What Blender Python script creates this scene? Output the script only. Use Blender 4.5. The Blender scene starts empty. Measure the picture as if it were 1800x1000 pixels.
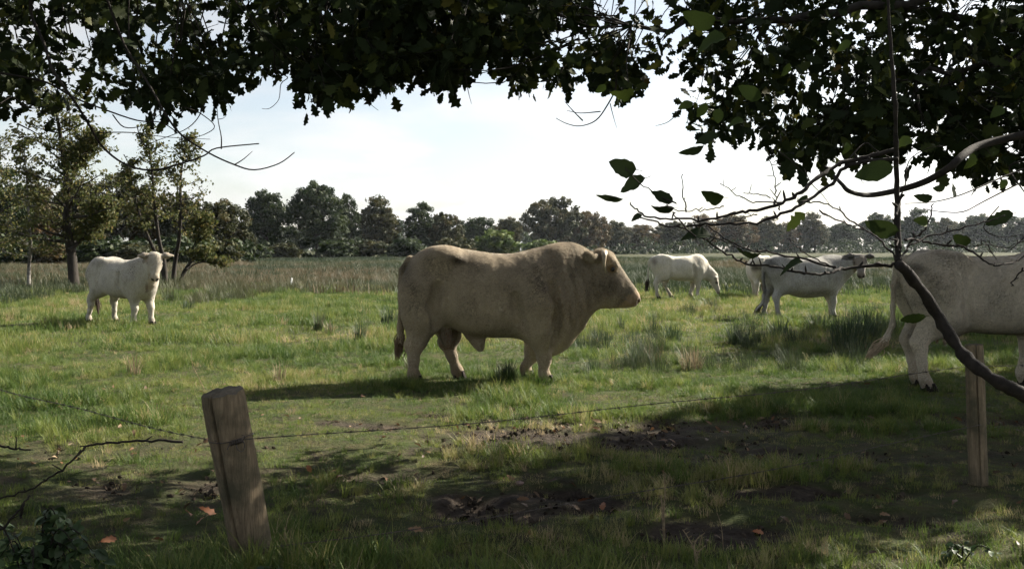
import bpy, math, random
import numpy as np
from mathutils import Vector, Matrix, Euler

scene = bpy.context.scene
COL = scene.collection

# ------------------------------------------------------------------ camera
EYE = 1.5            # height of the lens above the meadow (m)
HZ = 438.0           # row of the horizon in the 1800 x 1000 photograph
cam_d = bpy.data.cameras.new('camera')
cam_d.sensor_fit = 'HORIZONTAL'
cam_d.sensor_width = 36.0
cam_d.lens = 36.0
cam_d.shift_y = -(500.0 - HZ) / 1800.0
cam_d.clip_start = 0.05
cam_d.clip_end = 6000.0
cam = bpy.data.objects.new('camera', cam_d)
COL.objects.link(cam)
cam.location = (0, 0, EYE)
cam.rotation_euler = (math.radians(90), 0, 0)
scene.camera = cam

# ------------------------------------------------------------------ sky and sun
SUN_DIR = Vector((1.9, 1.25, 1.55)).normalized()
SUN_EL = math.asin(SUN_DIR.z)
SUN_AZ = math.atan2(SUN_DIR.x, SUN_DIR.y)          # clockwise from +Y
world = bpy.data.worlds.new('World')
scene.world = world
world.use_nodes = True
wn, wl = world.node_tree.nodes, world.node_tree.links
wn.clear()
w_out = wn.new('ShaderNodeOutputWorld')
w_bg = wn.new('ShaderNodeBackground')
w_sky = wn.new('ShaderNodeTexSky')
w_sky.sky_type = 'NISHITA'
w_sky.sun_disc = False
w_sky.sun_elevation = SUN_EL
w_sky.sun_rotation = SUN_AZ
w_sky.altitude = 20.0
w_sky.air_density = 1.0
w_sky.dust_density = 1.3
w_sky.ozone_density = 1.0
w_bg.inputs['Strength'].default_value = 0.05
# thin broken cloud: noise on the view direction projected onto a cloud deck
w_tc = wn.new('ShaderNodeTexCoord')
w_sep = wn.new('ShaderNodeSeparateXYZ')
wl.new(w_tc.outputs['Generated'], w_sep.inputs[0])
w_den = wn.new('ShaderNodeMath'); w_den.operation = 'ADD'; w_den.inputs[1].default_value = 0.22
w_abs = wn.new('ShaderNodeMath'); w_abs.operation = 'MAXIMUM'; w_abs.inputs[1].default_value = 0.0
wl.new(w_sep.outputs['Z'], w_abs.inputs[0]); wl.new(w_abs.outputs[0], w_den.inputs[0])
w_dx = wn.new('ShaderNodeMath'); w_dx.operation = 'DIVIDE'
w_dy = wn.new('ShaderNodeMath'); w_dy.operation = 'DIVIDE'
wl.new(w_sep.outputs['X'], w_dx.inputs[0]); wl.new(w_den.outputs[0], w_dx.inputs[1])
wl.new(w_sep.outputs['Y'], w_dy.inputs[0]); wl.new(w_den.outputs[0], w_dy.inputs[1])
w_com = wn.new('ShaderNodeCombineXYZ')
wl.new(w_dx.outputs[0], w_com.inputs[0]); wl.new(w_dy.outputs[0], w_com.inputs[1])
w_noi = wn.new('ShaderNodeTexNoise')
w_noi.inputs['Scale'].default_value = 1.7
w_noi.inputs['Detail'].default_value = 7.0
w_noi.inputs['Roughness'].default_value = 0.55
w_noi.inputs['Distortion'].default_value = 0.35
wl.new(w_com.outputs[0], w_noi.inputs['Vector'])
w_map = wn.new('ShaderNodeMapRange')
w_map.interpolation_type = 'SMOOTHSTEP'
w_map.inputs['From Min'].default_value = 0.36
w_map.inputs['From Max'].default_value = 0.70
w_map.inputs['To Min'].default_value = 0.36
w_map.inputs['To Max'].default_value = 0.95
wl.new(w_noi.outputs['Fac'], w_map.inputs['Value'])
w_bw = wn.new('ShaderNodeRGBToBW')
wl.new(w_sky.outputs[0], w_bw.inputs[0])
w_cl = wn.new('ShaderNodeMath'); w_cl.operation = 'MULTIPLY_ADD'
w_cl.inputs[1].default_value = 1.05; w_cl.inputs[2].default_value = 1.2
wl.new(w_bw.outputs[0], w_cl.inputs[0])
w_mix = wn.new('ShaderNodeMix'); w_mix.data_type = 'RGBA'
wl.new(w_map.outputs[0], w_mix.inputs['Factor'])
wl.new(w_sky.outputs[0], w_mix.inputs['A'])
wl.new(w_cl.outputs[0], w_mix.inputs['B'])
wl.new(w_mix.outputs['Result'], w_bg.inputs['Color'])
wl.new(w_bg.outputs[0], w_out.inputs['Surface'])

sun_d = bpy.data.lights.new('sun', 'SUN')
sun_d.energy = 5.0
sun_d.angle = math.radians(0.53)
sun_d.color = (1.0, 0.93, 0.80)
sun = bpy.data.objects.new('sun', sun_d)
COL.objects.link(sun)
sun.rotation_euler = SUN_DIR.to_track_quat('Z', 'Y').to_euler()
sun.location = SUN_DIR * 60

scene.view_settings.view_transform = 'Standard'
scene.view_settings.look = 'None'
scene.view_settings.gamma = 1.0
scene.view_settings.exposure = 1.75
scene.view_settings.use_curve_mapping = False
scene.render.engine = 'CYCLES'
cy = scene.cycles
cy.use_denoising = True
cy.max_bounces = 4
cy.diffuse_bounces = 2
cy.glossy_bounces = 1
cy.transmission_bounces = 2
cy.transparent_max_bounces = 8
cy.volume_bounces = 0
cy.use_adaptive_sampling = True
cy.adaptive_threshold = 0.03
cy.use_light_tree = False
cy.caustics_reflective = False
cy.caustics_refractive = False
cy.sample_clamp_indirect = 6.0

# ------------------------------------------------------------------ helpers
RNG = np.random.default_rng(11)
rnd = random.Random(5)

def at(px, py, d):
    """A point of the place: bearing and elevation read off the photograph, d metres away from the lens plane."""
    return Vector(((px - 900.0) / 1800.0 * d, d, EYE - (py - HZ) / 1800.0 * d))

def lattice(ix, iy, seed):
    n = (ix * 374761393 + iy * 668265263 + seed * 982451653) & 0x7fffffff
    n = ((n ^ (n >> 13)) * 1274126177) & 0x7fffffff
    return ((n ^ (n >> 16)) & 0xffff) / 65535.0

def vnoise(x, y, seed=0):
    x = np.asarray(x, dtype=np.float64); y = np.asarray(y, dtype=np.float64)
    ix = np.floor(x).astype(np.int64); iy = np.floor(y).astype(np.int64)
    fx = x - ix; fy = y - iy
    fx = fx * fx * (3 - 2 * fx); fy = fy * fy * (3 - 2 * fy)
    a = lattice(ix, iy, seed); b = lattice(ix + 1, iy, seed)
    c = lattice(ix, iy + 1, seed); d = lattice(ix + 1, iy + 1, seed)
    return (a * (1 - fx) + b * fx) * (1 - fy) + (c * (1 - fx) + d * fx) * fy

def fbm(x, y, seed=0, o=3):
    s = 0.0; amp = 0.5; tot = 0.0
    for k in range(o):
        s = s + amp * vnoise(np.asarray(x) * 2 ** k, np.asarray(y) * 2 ** k, seed + k * 17)
        tot += amp; amp *= 0.5
    return s / tot

# trampled, muddy places in the meadow: centre x, y and radii (m)
MUD = [(-0.05, 6.1, .55, .36, 1.0), (.25, 6.3, .45, .32, .9), (.75, 8.4, 1.7, .8, .66), (.2, 8.0, .9, .45, .6), (1.7, 7.6, .8, .4, .5), (-1.3, 8.8, .6, .25, .6),
       (-4.0, 10.4, .5, .18, .95), (-2.7, 9.7, .5, .16, .6), (1.05, 5.55, .5, .26, 1.0), (1.75, 6.45, .7, .2, .9),
       (-2.2, 6.5, .8, .5, .52), (-.75, 9.4, .35, .14, .8), (3.1, 7.4, 1.1, .4, .5), (2.6, 8.9, 1.2, .4, .5), (4.3, 8.9, .8, .35, .5),
       (-2.3, 7.9, 1.0, .3, .32), (2.3, 5.9, .5, .2, .5), (-1.0, 6.9, .6, .25, .5), (-3.2, 7.6, .6, .3, .4)]

def mud(x, y):
    x = np.asarray(x, dtype=np.float64); y = np.asarray(y, dtype=np.float64)
    wx = x + 0.5 * (fbm(x * 1.7, y * 1.7, 3) - .5); wy = y + 0.5 * (fbm(x * 1.7, y * 1.7, 9) - .5)
    m = np.zeros_like(x)
    for cx, cy_, rx, ry, s in MUD:
        q = ((wx - cx) / rx) ** 2 + ((wy - cy_) / ry) ** 2
        m = np.maximum(m, s * np.clip(1.35 - q, 0, 1))
    return np.clip(m * (0.15 + 1.7 * fbm(x * 3.1, y * 3.1, 21)), 0, 1)

def gh(x, y):
    x = np.asarray(x, dtype=np.float64); y = np.asarray(y, dtype=np.float64)
    near = np.exp(-(np.hypot(x, y - 8) / 45.0) ** 2)
    h = 0.055 * (fbm(x * .55, y * .55, 1) - .5) + 0.05 * (fbm(x * 2.3, y * 2.3, 5, 2) - .5)
    h = h * near + 0.35 * (fbm(x / 40, y / 40, 31, 2) - .5) * np.clip((np.hypot(x, y) - 30) / 60, 0, 1)
    return h - 0.05 * mud(x, y)

def ghs(x, y):
    return float(gh(np.array([x]), np.array([y]))[0])

def tag(o, label=None, cat=None, group=None, kind=None):
    if label: o['label'] = label
    if cat: o['category'] = cat
    if group: o['group'] = group
    if kind: o['kind'] = kind
    return o

def thing(name, loc, label, cat, group=None, rz=0.0):
    o = bpy.data.objects.new(name, None)
    o.empty_display_size = 0.2
    COL.objects.link(o)
    o.location = loc
    o.rotation_euler = (0, 0, rz)
    return tag(o, label, cat, group)

def child(name, me, parent, world_space=True, kind=None):
    o = bpy.data.objects.new(name, me)
    COL.objects.link(o)
    if parent is not None:
        o.parent = parent
        if world_space and parent.type == 'EMPTY':
            o.matrix_parent_inverse = Matrix.Translation(-Vector(parent.location))
    if kind: o['kind'] = kind
    return o

def np_mesh(name, V, F, mat=None, smooth=True):
    me = bpy.data.meshes.new(name)
    V = np.asarray(V, dtype=np.float32)
    F = np.asarray(F, dtype=np.int32)
    k = F.shape[1]
    me.vertices.add(len(V)); me.vertices.foreach_set('co', V.ravel())
    me.loops.add(F.size); me.loops.foreach_set('vertex_index', F.ravel())
    me.polygons.add(len(F))
    me.polygons.foreach_set('loop_start', np.arange(0, F.size, k, dtype=np.int32))
    me.polygons.foreach_set('loop_total', np.full(len(F), k, dtype=np.int32))
    me.update(calc_edges=True)
    me.validate()
    if smooth: me.polygons.foreach_set('use_smooth', np.ones(len(me.polygons), dtype=bool))
    if mat: me.materials.append(mat)
    return me

class MB:
    """Collects polygons for one mesh."""
    def __init__(self): self.v = []; self.f = []
    def add(self, v, f):
        b = len(self.v)
        self.v += [tuple(p) for p in v]
        self.f += [tuple(i + b for i in q) for q in f]
    def tube(self, pts, rad, n=8, cap=True):
        pts = [Vector(p) for p in pts]
        if not hasattr(rad, '__len__'): rad = [rad] * len(pts)
        b = len(self.v); up = None
        for i, p in enumerate(pts):
            t = (pts[min(i + 1, len(pts) - 1)] - pts[max(i - 1, 0)])
            if t.length < 1e-9: t = Vector((0, 0, 1))
            t.normalize()
            if up is None:
                up = Vector((0, 0, 1)) if abs(t.z) < .9 else Vector((1, 0, 0))
            s = t.cross(up); s.normalize(); u = s.cross(t); u.normalize(); up = u
            for k in range(n):
                a = 2 * math.pi * k / n
                self.v.append(tuple(p + (s * math.cos(a) + u * math.sin(a)) * rad[i]))
        for i in range(len(pts) - 1):
            for k in range(n):
                self.f.append((b + i * n + k, b + i * n + (k + 1) % n, b + (i + 1) * n + (k + 1) % n, b + (i + 1) * n + k))
        if cap:
            self.f.append(tuple(b + k for k in reversed(range(n))))
            self.f.append(tuple(b + (len(pts) - 1) * n + k for k in range(n)))
    def mesh(self, name, mat=None, smooth=True):
        me = bpy.data.meshes.new(name)
        me.from_pydata(self.v, [], self.f)
        if smooth: me.polygons.foreach_set('use_smooth', [True] * len(me.polygons))
        if mat: me.materials.append(mat)
        me.update()
        return me

def curve(pts, n=6):
    """Catmull-Rom through the given points."""
    P = [Vector(p) for p in pts]
    if len(P) < 3: return P
    out = []
    for i in range(len(P) - 1):
        p0 = P[max(i - 1, 0)]; p1 = P[i]; p2 = P[i + 1]; p3 = P[min(i + 2, len(P) - 1)]
        for k in range(n):
            t = k / n
            out.append(0.5 * ((2 * p1) + (p2 - p0) * t + (2 * p0 - 5 * p1 + 4 * p2 - p3) * t * t + (3 * p1 - p0 - 3 * p2 + p3) * t ** 3))
    out.append(P[-1])
    return out

# ------------------------------------------------------------------ materials
def material(name):
    m = bpy.data.materials.new(name); m.use_nodes = True
    nt = m.node_tree; nt.nodes.clear()
    out = nt.nodes.new('ShaderNodeOutputMaterial')
    return m, nt, out

def N(nt, kind, **kw):
    n = nt.nodes.new(kind)
    for k, v in kw.items():
        if k.startswith('i_'):
            n.inputs[k[2:].replace('_', ' ')].default_value = v
        else:
            setattr(n, k, v)
    return n

def ramp(nt, stops):
    r = nt.nodes.new('ShaderNodeValToRGB')
    e = r.color_ramp.elements
    e[0].position = stops[0][0]; e[0].color = (*stops[0][1], 1)
    e[1].position = stops[-1][0]; e[1].color = (*stops[-1][1], 1)
    for p, c in stops[1:-1]:
        x = e.new(p); x.color = (*c, 1)
    return r

def noise(nt, scale, detail=4, rough=.55, vec=None, dist=0.0):
    n = N(nt, 'ShaderNodeTexNoise')
    n.inputs['Scale'].default_value = scale
    n.inputs['Detail'].default_value = detail
    n.inputs['Roughness'].default_value = rough
    n.inputs['Distortion'].default_value = dist
    if vec is not None: nt.links.new(vec, n.inputs['Vector'])
    return n

def mix(nt, fac, a, b, mode='MIX'):
    m = N(nt, 'ShaderNodeMix', data_type='RGBA', blend_type=mode)
    for sock, v in (('Factor', fac), ('A', a), ('B', b)):
        if hasattr(v, 'is_linked') or hasattr(v, 'links'):
            nt.links.new(v, m.inputs[sock])
        elif sock == 'Factor':
            m.inputs[sock].default_value = v
        else:
            m.inputs[sock].default_value = (*v, 1)
    return m.outputs['Result']

def leafy(name, stops, trans=.35, instancer=True, attr='tint', rough=.55, spec=.25, grain=None):
    """Leaf or blade: colour by a per-leaf number, lit from both sides."""
    m, nt, out = material(name)
    a = N(nt, 'ShaderNodeAttribute', attribute_name=attr)
    a.attribute_type = 'INSTANCER' if instancer else 'GEOMETRY'
    r = ramp(nt, stops)
    nt.links.new(a.outputs['Fac'], r.inputs[0])
    col = r.outputs[0]
    if grain:
        tc = N(nt, 'ShaderNodeTexCoord')
        n = noise(nt, grain, 3, .6, tc.outputs['Object'])
        mr = N(nt, 'ShaderNodeMapRange'); mr.inputs['To Min'].default_value = .55; mr.inputs['To Max'].default_value = 1.4
        nt.links.new(n.outputs['Fac'], mr.inputs['Value'])
        col = mix(nt, 1.0, col, mr.outputs[0], 'MULTIPLY')
    p = N(nt, 'ShaderNodeBsdfPrincipled')
    p.inputs['Roughness'].default_value = rough
    p.inputs['Specular IOR Level'].default_value = spec
    nt.links.new(col, p.inputs['Base Color'])
    t = N(nt, 'ShaderNodeBsdfTranslucent')
    nt.links.new(col, t.inputs['Color'])
    s = N(nt, 'ShaderNodeMixShader'); s.inputs[0].default_value = trans
    nt.links.new(p.outputs[0], s.inputs[1]); nt.links.new(t.outputs[0], s.inputs[2])
    nt.links.new(s.outputs[0], out.inputs['Surface'])
    return m

def bark(name, c1, c2, scale=12.0, stretch=(1, 1, .18), bump=.6, rough=.9, lichen=None):
    m, nt, out = material(name)
    tc = N(nt, 'ShaderNodeTexCoord')
    mp = N(nt, 'ShaderNodeMapping'); mp.inputs['Scale'].default_value = stretch
    nt.links.new(tc.outputs['Object'], mp.inputs[0])
    n = noise(nt, scale, 6, .65, mp.outputs[0], .4)
    r = ramp(nt, [(.3, c1), (.72, c2)])
    nt.links.new(n.outputs['Fac'], r.inputs[0])
    col = r.outputs[0]
    if lichen:
        n2 = noise(nt, scale * .35, 4, .6, tc.outputs['Object'])
        r2 = ramp(nt, [(.52, (0, 0, 0)), (.66, (1, 1, 1))])
        nt.links.new(n2.outputs['Fac'], r2.inputs[0])
        col = mix(nt, r2.outputs[0], col, lichen)
    p = N(nt, 'ShaderNodeBsdfPrincipled'); p.inputs['Roughness'].default_value = rough
    p.inputs['Specular IOR Level'].default_value = .2
    nt.links.new(col, p.inputs['Base Color'])
    b = N(nt, 'ShaderNodeBump'); b.inputs['Strength'].default_value = bump; b.inputs['Distance'].default_value = .01
    nt.links.new(n.outputs['Fac'], b.inputs['Height'])
    nt.links.new(b.outputs[0], p.inputs['Normal'])
    nt.links.new(p.outputs[0], out.inputs['Surface'])
    return m

def plain(name, c, rough=.6, metal=0.0, spec=.4, vary=0.0, scale=30):
    m, nt, out = material(name)
    p = N(nt, 'ShaderNodeBsdfPrincipled')
    p.inputs['Base Color'].default_value = (*c, 1)
    p.inputs['Roughness'].default_value = rough
    p.inputs['Metallic'].default_value = metal
    p.inputs['Specular IOR Level'].default_value = spec
    if vary:
        tc = N(nt, 'ShaderNodeTexCoord')
        n = noise(nt, scale, 5, .6, tc.outputs['Object'])
        r = ramp(nt, [(.3, tuple(x * (1 - vary) for x in c)), (.7, tuple(min(1, x * (1 + vary)) for x in c))])
        nt.links.new(n.outputs['Fac'], r.inputs[0]); nt.links.new(r.outputs[0], p.inputs['Base Color'])
    nt.links.new(p.outputs[0], out.inputs['Surface'])
    return m

M = {}
M['oak_leaf'] = leafy('oak_leaf', [(0, (.010, .016, .006)), (.55, (.018, .026, .008)), (.82, (.045, .055, .012)), (.95, (.085, .075, .016)), (1, (.10, .055, .02))], .20, grain=60, spec=.06)
M['sap_leaf'] = leafy('sapling_leaf', [(0, (.016, .024, .010)), (.45, (.040, .060, .014)), (.8, (.085, .11, .02)), (.9, (.085, .06, .025)), (1, (.11, .045, .02))], .12, False, grain=30, spec=.05)
M['grass'] = leafy('grass_blade', [(0, (.045, .082, .018)), (.3, (.085, .130, .028)), (.6, (.165, .190, .045)), (.8, (.25, .225, .095)), (1, (.34, .265, .15))], .45)
M['rush'] = leafy('rush_blade', [(0, (.024, .040, .018)), (.4, (.050, .064, .030)), (.65, (.085, .084, .043)), (.85, (.11, .080, .046)), (1, (.16, .125, .075))], .30)
M['dead_leaf'] = leafy('dead_leaf', [(0, (.05, .032, .02)), (.45, (.11, .068, .038)), (.75, (.17, .085, .04)), (.92, (.22, .15, .09)), (1, (.30, .24, .16))], .12, True, grain=40)
M['dead_leaf_one'] = leafy('dead_leaf_single', [(0, (.06, .036, .02)), (.4, (.14, .08, .042)), (.7, (.24, .085, .032)), (.9, (.26, .17, .095)), (1, (.32, .25, .16))], .12, False, grain=40)
M['bramble'] = leafy('bramble_leaf', [(0, (.018, .035, .012)), (.6, (.035, .065, .018)), (1, (.12, .17, .07))], .25, False, grain=40, spec=.4)
M['oak_bark'] = bark('oak_bark', (.012, .010, .008), (.038, .032, .026), 14)
M['twig'] = bark('twig_bark', (.010, .008, .007), (.032, .026, .021), 40, (1, 1, 1), .4)
M['alder_bark'] = bark('alder_bark', (.014, .012, .010), (.05, .042, .034), 9)
M['birch_bark'] = bark('birch_bark', (.04, .036, .032), (.24, .225, .20), 5, (1, 1, 2.2))
M['wire'] = plain('rusty_wire', (.09, .075, .065), .5, .7, .5, .4, 60)
M['hoof'] = plain('hoof_horn', (.018, .014, .011), .8, 0, .15, .4, 40)
M['eye'] = plain('eye_dark', (.006, .005, .004), .12, 0, .6)
M['horn'] = plain('horn_pale', (.34, .28, .20), .45, 0, .4, .3, 18)
M['dry_stem'] = plain('dry_stem', (.20, .15, .09), .8, 0, .2, .4, 60)

# ------------------------------------------------------------------ ground
def ground_material():
    m, nt, out = material('meadow_ground')
    geo = N(nt, 'ShaderNodeNewGeometry')
    pos = geo.outputs['Position']
    am = N(nt, 'ShaderNodeAttribute', attribute_name='mud')
    n1 = noise(nt, 2.6, 8, .72, pos)
    g = ramp(nt, [(.28, (.026, .038, .013)), (.45, (.050, .062, .022)), (.58, (.075, .072, .033)), (.74, (.085, .062, .035))])
    nt.links.new(n1.outputs['Fac'], g.inputs[0])
    # rough, bleached sward farther out
    n2 = noise(nt, .035, 5, .6, pos)
    f = ramp(nt, [(.3, (.030, .038, .016)), (.5, (.045, .048, .022)), (.7, (.060, .056, .028))])
    nt.links.new(n2.outputs['Fac'], f.inputs[0])
    sp = N(nt, 'ShaderNodeSeparateXYZ'); nt.links.new(pos, sp.inputs[0])
    far = N(nt, 'ShaderNodeMapRange', interpolation_type='SMOOTHSTEP')
    far.inputs['From Min'].default_value = 30; far.inputs['From Max'].default_value = 55
    nt.links.new(sp.outputs['Y'], far.inputs['Value'])
    c = mix(nt, far.outputs[0], g.outputs[0], f.outputs[0])
    n3 = noise(nt, 7.0, 8, .68, pos, .6)
    s = ramp(nt, [(.25, (.014, .011, .009)), (.45, (.040, .031, .024)), (.6, (.075, .058, .044)), (.8, (.14, .11, .08))])
    nt.links.new(n3.outputs['Fac'], s.inputs[0])
    # soil shows between the tufts everywhere near by
    n4 = noise(nt, 3.2, 5, .7, pos)
    thin = ramp(nt, [(.50, (0, 0, 0)), (.62, (.75, .75, .75))]); nt.links.new(n4.outputs['Fac'], thin.inputs[0])
    nearf = N(nt, 'ShaderNodeMath', operation='SUBTRACT'); nearf.inputs[0].default_value = 1.0
    nt.links.new(far.outputs[0], nearf.inputs[1])
    tm = N(nt, 'ShaderNodeMath', operation='MULTIPLY')
    nt.links.new(thin.outputs[0], tm.inputs[0]); nt.links.new(nearf.outputs[0], tm.inputs[1])
    mx = N(nt, 'ShaderNodeMath', operation='MAXIMUM')
    mr = N(nt, 'ShaderNodeMapRange', interpolation_type='SMOOTHSTEP')
    mr.inputs['From Min'].default_value = .16; mr.inputs['From Max'].default_value = .8
    nt.links.new(am.outputs['Fac'], mr.inputs['Value'])
    nt.links.new(tm.outputs[0], mx.inputs[0]); nt.links.new(mr.outputs[0], mx.inputs[1])
    col = mix(nt, mx.outputs[0], c, s.outputs[0])
    p = N(nt, 'ShaderNodeBsdfPrincipled')
    nt.links.new(col, p.inputs['Base Color'])
    rr = N(nt, 'ShaderNodeMapRange'); rr.inputs['To Min'].default_value = .95; rr.inputs['To Max'].default_value = .92
    nt.links.new(mr.outputs[0], rr.inputs['Value']); nt.links.new(rr.outputs[0], p.inputs['Roughness'])
    p.inputs['Specular IOR Level'].default_value = .1
    bn = noise(nt, 16.0, 8, .7, pos, .5)
    b = N(nt, 'ShaderNodeBump'); b.inputs['Strength'].default_value = 1.0; b.inputs['Distance'].default_value = .06
    nt.links.new(bn.outputs['Fac'], b.inputs['Height']); nt.links.new(b.outputs[0], p.inputs['Normal'])
    nt.links.new(p.outputs[0], out.inputs['Surface'])
    return m

def build_ground():
    a = 2.6
    tx = np.linspace(-math.asinh(1600 / a), math.asinh(1600 / a), 361)
    ty = np.linspace(-math.asinh(40 / a), math.asinh(1800 / a), 421)
    xs = a * np.sinh(tx); ys = 7.0 + a * np.sinh(ty)
    X, Y = np.meshgrid(xs, ys, indexing='ij')
    x, y = X.ravel(), Y.ravel()
    m = mud(x, y)
    z = gh(x, y) + m * 0.16 * (fbm(x * 4.5, y * 4.5, 44, 4) - .5)
    n, k = X.shape
    i, j = np.meshgrid(np.arange(n - 1), np.arange(k - 1), indexing='ij')
    q = (i * k + j).ravel()
    F = np.stack([q, q + k, q + k + 1, q + 1], 1)
    me = np_mesh('ground', np.stack([x, y, z], 1), F, ground_material())
    at_ = me.attributes.new('mud', 'FLOAT', 'POINT'); at_.data.foreach_set('value', m.astype(np.float32))
    o = bpy.data.objects.new('ground', me); COL.objects.link(o)
    tag(o, 'grazed green meadow with muddy trampled patches', 'meadow', kind='structure')
build_ground()

# ------------------------------------------------------------------ cattle: one closed skin each, from a distance field
class Field:
    def __init__(self, lo, hi, h):
        self.lo = np.array(lo, dtype=np.float32); self.h = h
        n = np.ceil((np.array(hi) - self.lo) / h).astype(int) + 1
        self.ax = [self.lo[i] + h * np.arange(n[i], dtype=np.float32) for i in range(3)]
        self.f = np.full(n, 1.0, dtype=np.float32)
    def put(self, fn, lo, hi, k=.05, cut=False):
        lo = np.array(lo) - k - .05; hi = np.array(hi) + k + .05
        sl = []
        for i in range(3):
            a = int(np.clip(np.floor((lo[i] - self.lo[i]) / self.h), 0, len(self.ax[i])))
            b = int(np.clip(np.ceil((hi[i] - self.lo[i]) / self.h) + 1, 0, len(self.ax[i])))
            if b <= a: return
            sl.append(slice(a, b))
        x = self.ax[0][sl[0]][:, None, None]; y = self.ax[1][sl[1]][None, :, None]; z = self.ax[2][sl[2]][None, None, :]
        d = fn(x, y, z).astype(np.float32)
        g = self.f[tuple(sl)]
        if cut:
            g2 = -g; hh = np.maximum(k - np.abs(g2 - d), 0) / k
            g[...] = -(np.minimum(g2, d) - hh * hh * k * .25)
        else:
            hh = np.maximum(k - np.abs(g - d), 0) / k
            g[...] = np.minimum(g, d) - hh * hh * k * .25
    def cone(self, a, b, ra, rb, k=.05, flat=1.0):
        """Tapered limb from a to b; flat > 1 squeezes it sideways (y)."""
        a = np.array(a, float); b = np.array(b, float)
        ab = b - a; q = ab * np.array([1, flat, 1]); L = float(q @ q) + 1e-9
        def fn(x, y, z):
            px, py, pz = x - a[0], (y - a[1]) * flat, z - a[2]
            t = np.clip((px * q[0] + py * q[1] + pz * q[2]) / L, 0, 1)
            dd = np.sqrt((px - t * q[0]) ** 2 + (py - t * q[1]) ** 2 + (pz - t * q[2]) ** 2)
            return (dd - (ra + (rb - ra) * t)) / max(1.0, flat)
        r = max(ra, rb)
        self.put(fn, np.minimum(a, b) - r, np.maximum(a, b) + r, k)
    def cut_line(self, pts, r, k):
        for i in range(len(pts) - 1):
            a = np.array(pts[i], float); b = np.array(pts[i + 1], float); ab = b - a; L = float(ab @ ab)
            def fn(x, y, z):
                px, py, pz = x - a[0], y - a[1], z - a[2]
                t = np.clip((px * ab[0] + py * ab[1] + pz * ab[2]) / L, 0, 1)
                return np.sqrt((px - t * ab[0]) ** 2 + (py - t * ab[1]) ** 2 + (pz - t * ab[2]) ** 2) - r
            self.put(fn, np.minimum(a, b) - r, np.maximum(a, b) + r, k, True)
    def chain(self, pts, rad, k=.04, flat=1.0):
        for i in range(len(pts) - 1):
            self.cone(pts[i], pts[i + 1], rad[i], rad[i + 1], k, flat)
    def ellipsoid(self, c, r, k=.05, R=None, cut=False):
        c = np.array(c, float); r = np.array(r, float)
        R = np.eye(3) if R is None else np.array(R)
        def fn(x, y, z):
            px, py, pz = x - c[0], y - c[1], z - c[2]
            u = (px * R[0, 0] + py * R[1, 0] + pz * R[2, 0]) / r[0]
            v = (px * R[0, 1] + py * R[1, 1] + pz * R[2, 1]) / r[1]
            w = (px * R[0, 2] + py * R[1, 2] + pz * R[2, 2]) / r[2]
            k0 = np.sqrt(u * u + v * v + w * w)
            k1 = np.sqrt((u / r[0]) ** 2 + (v / r[1]) ** 2 + (w / r[2]) ** 2) + 1e-6
            return k0 * (k0 - 1) / k1
        m = float(r.max())
        self.put(fn, c - m, c + m, k, cut)
    def loft(self, rows, R=None, o=(0, 0, 0), p=2.3, k=.05, pear=.22):
        """Body of stations (x, top, bottom, half width) in the frame R at o."""
        rows = np.array(rows, float)
        # smooth resampling of the stations
        t = np.linspace(rows[0, 0], rows[-1, 0], 160)
        cols = []
        for c in (1, 2, 3):
            v = np.interp(t, rows[:, 0], rows[:, c])
            kk = np.hanning(15); kk /= kk.sum()
            vp = np.pad(v, 7, mode='edge'); cols.append(np.convolve(vp, kk, 'valid'))
        top, bot, wid = cols
        R = np.eye(3) if R is None else np.array(R); o = np.array(o, float)
        def fn(x, y, z):
            px, py, pz = x - o[0], y - o[1], z - o[2]
            u = px * R[0, 0] + py * R[1, 0] + pz * R[2, 0]
            v = px * R[0, 1] + py * R[1, 1] + pz * R[2, 1]
            w = px * R[0, 2] + py * R[1, 2] + pz * R[2, 2]
            T = np.interp(u, t, top); B = np.interp(u, t, bot); W = np.interp(u, t, wid)
            zc = (T + B) * .5; hz = np.maximum((T - B) * .5, .02)
            s = np.clip((w - zc) / hz, -1.2, 1.2)
            W = np.maximum(W * (1 - pear * s), .02)
            q = (np.abs(v) / W) ** p + np.abs((w - zc) / hz) ** p
            m = np.minimum(hz, W)
            d = (q ** (1 / p) - 1) * m
            e = np.maximum(t[0] - u, u - t[-1])
            return np.maximum(d, e)
        L = max(abs(rows[:, 1]).max(), abs(rows[:, 2]).max(), rows[:, 3].max(), abs(rows[:, 0]).max())
        if np.allclose(R, np.eye(3)) and not o.any():
            lo = (rows[0, 0], -rows[:, 3].max() * 1.3, rows[:, 2].min()); hi = (rows[-1, 0], rows[:, 3].max() * 1.3, rows[:, 1].max())
        else:
            lo = o - L; hi = o + L
        self.put(fn, lo, hi, k)
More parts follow.
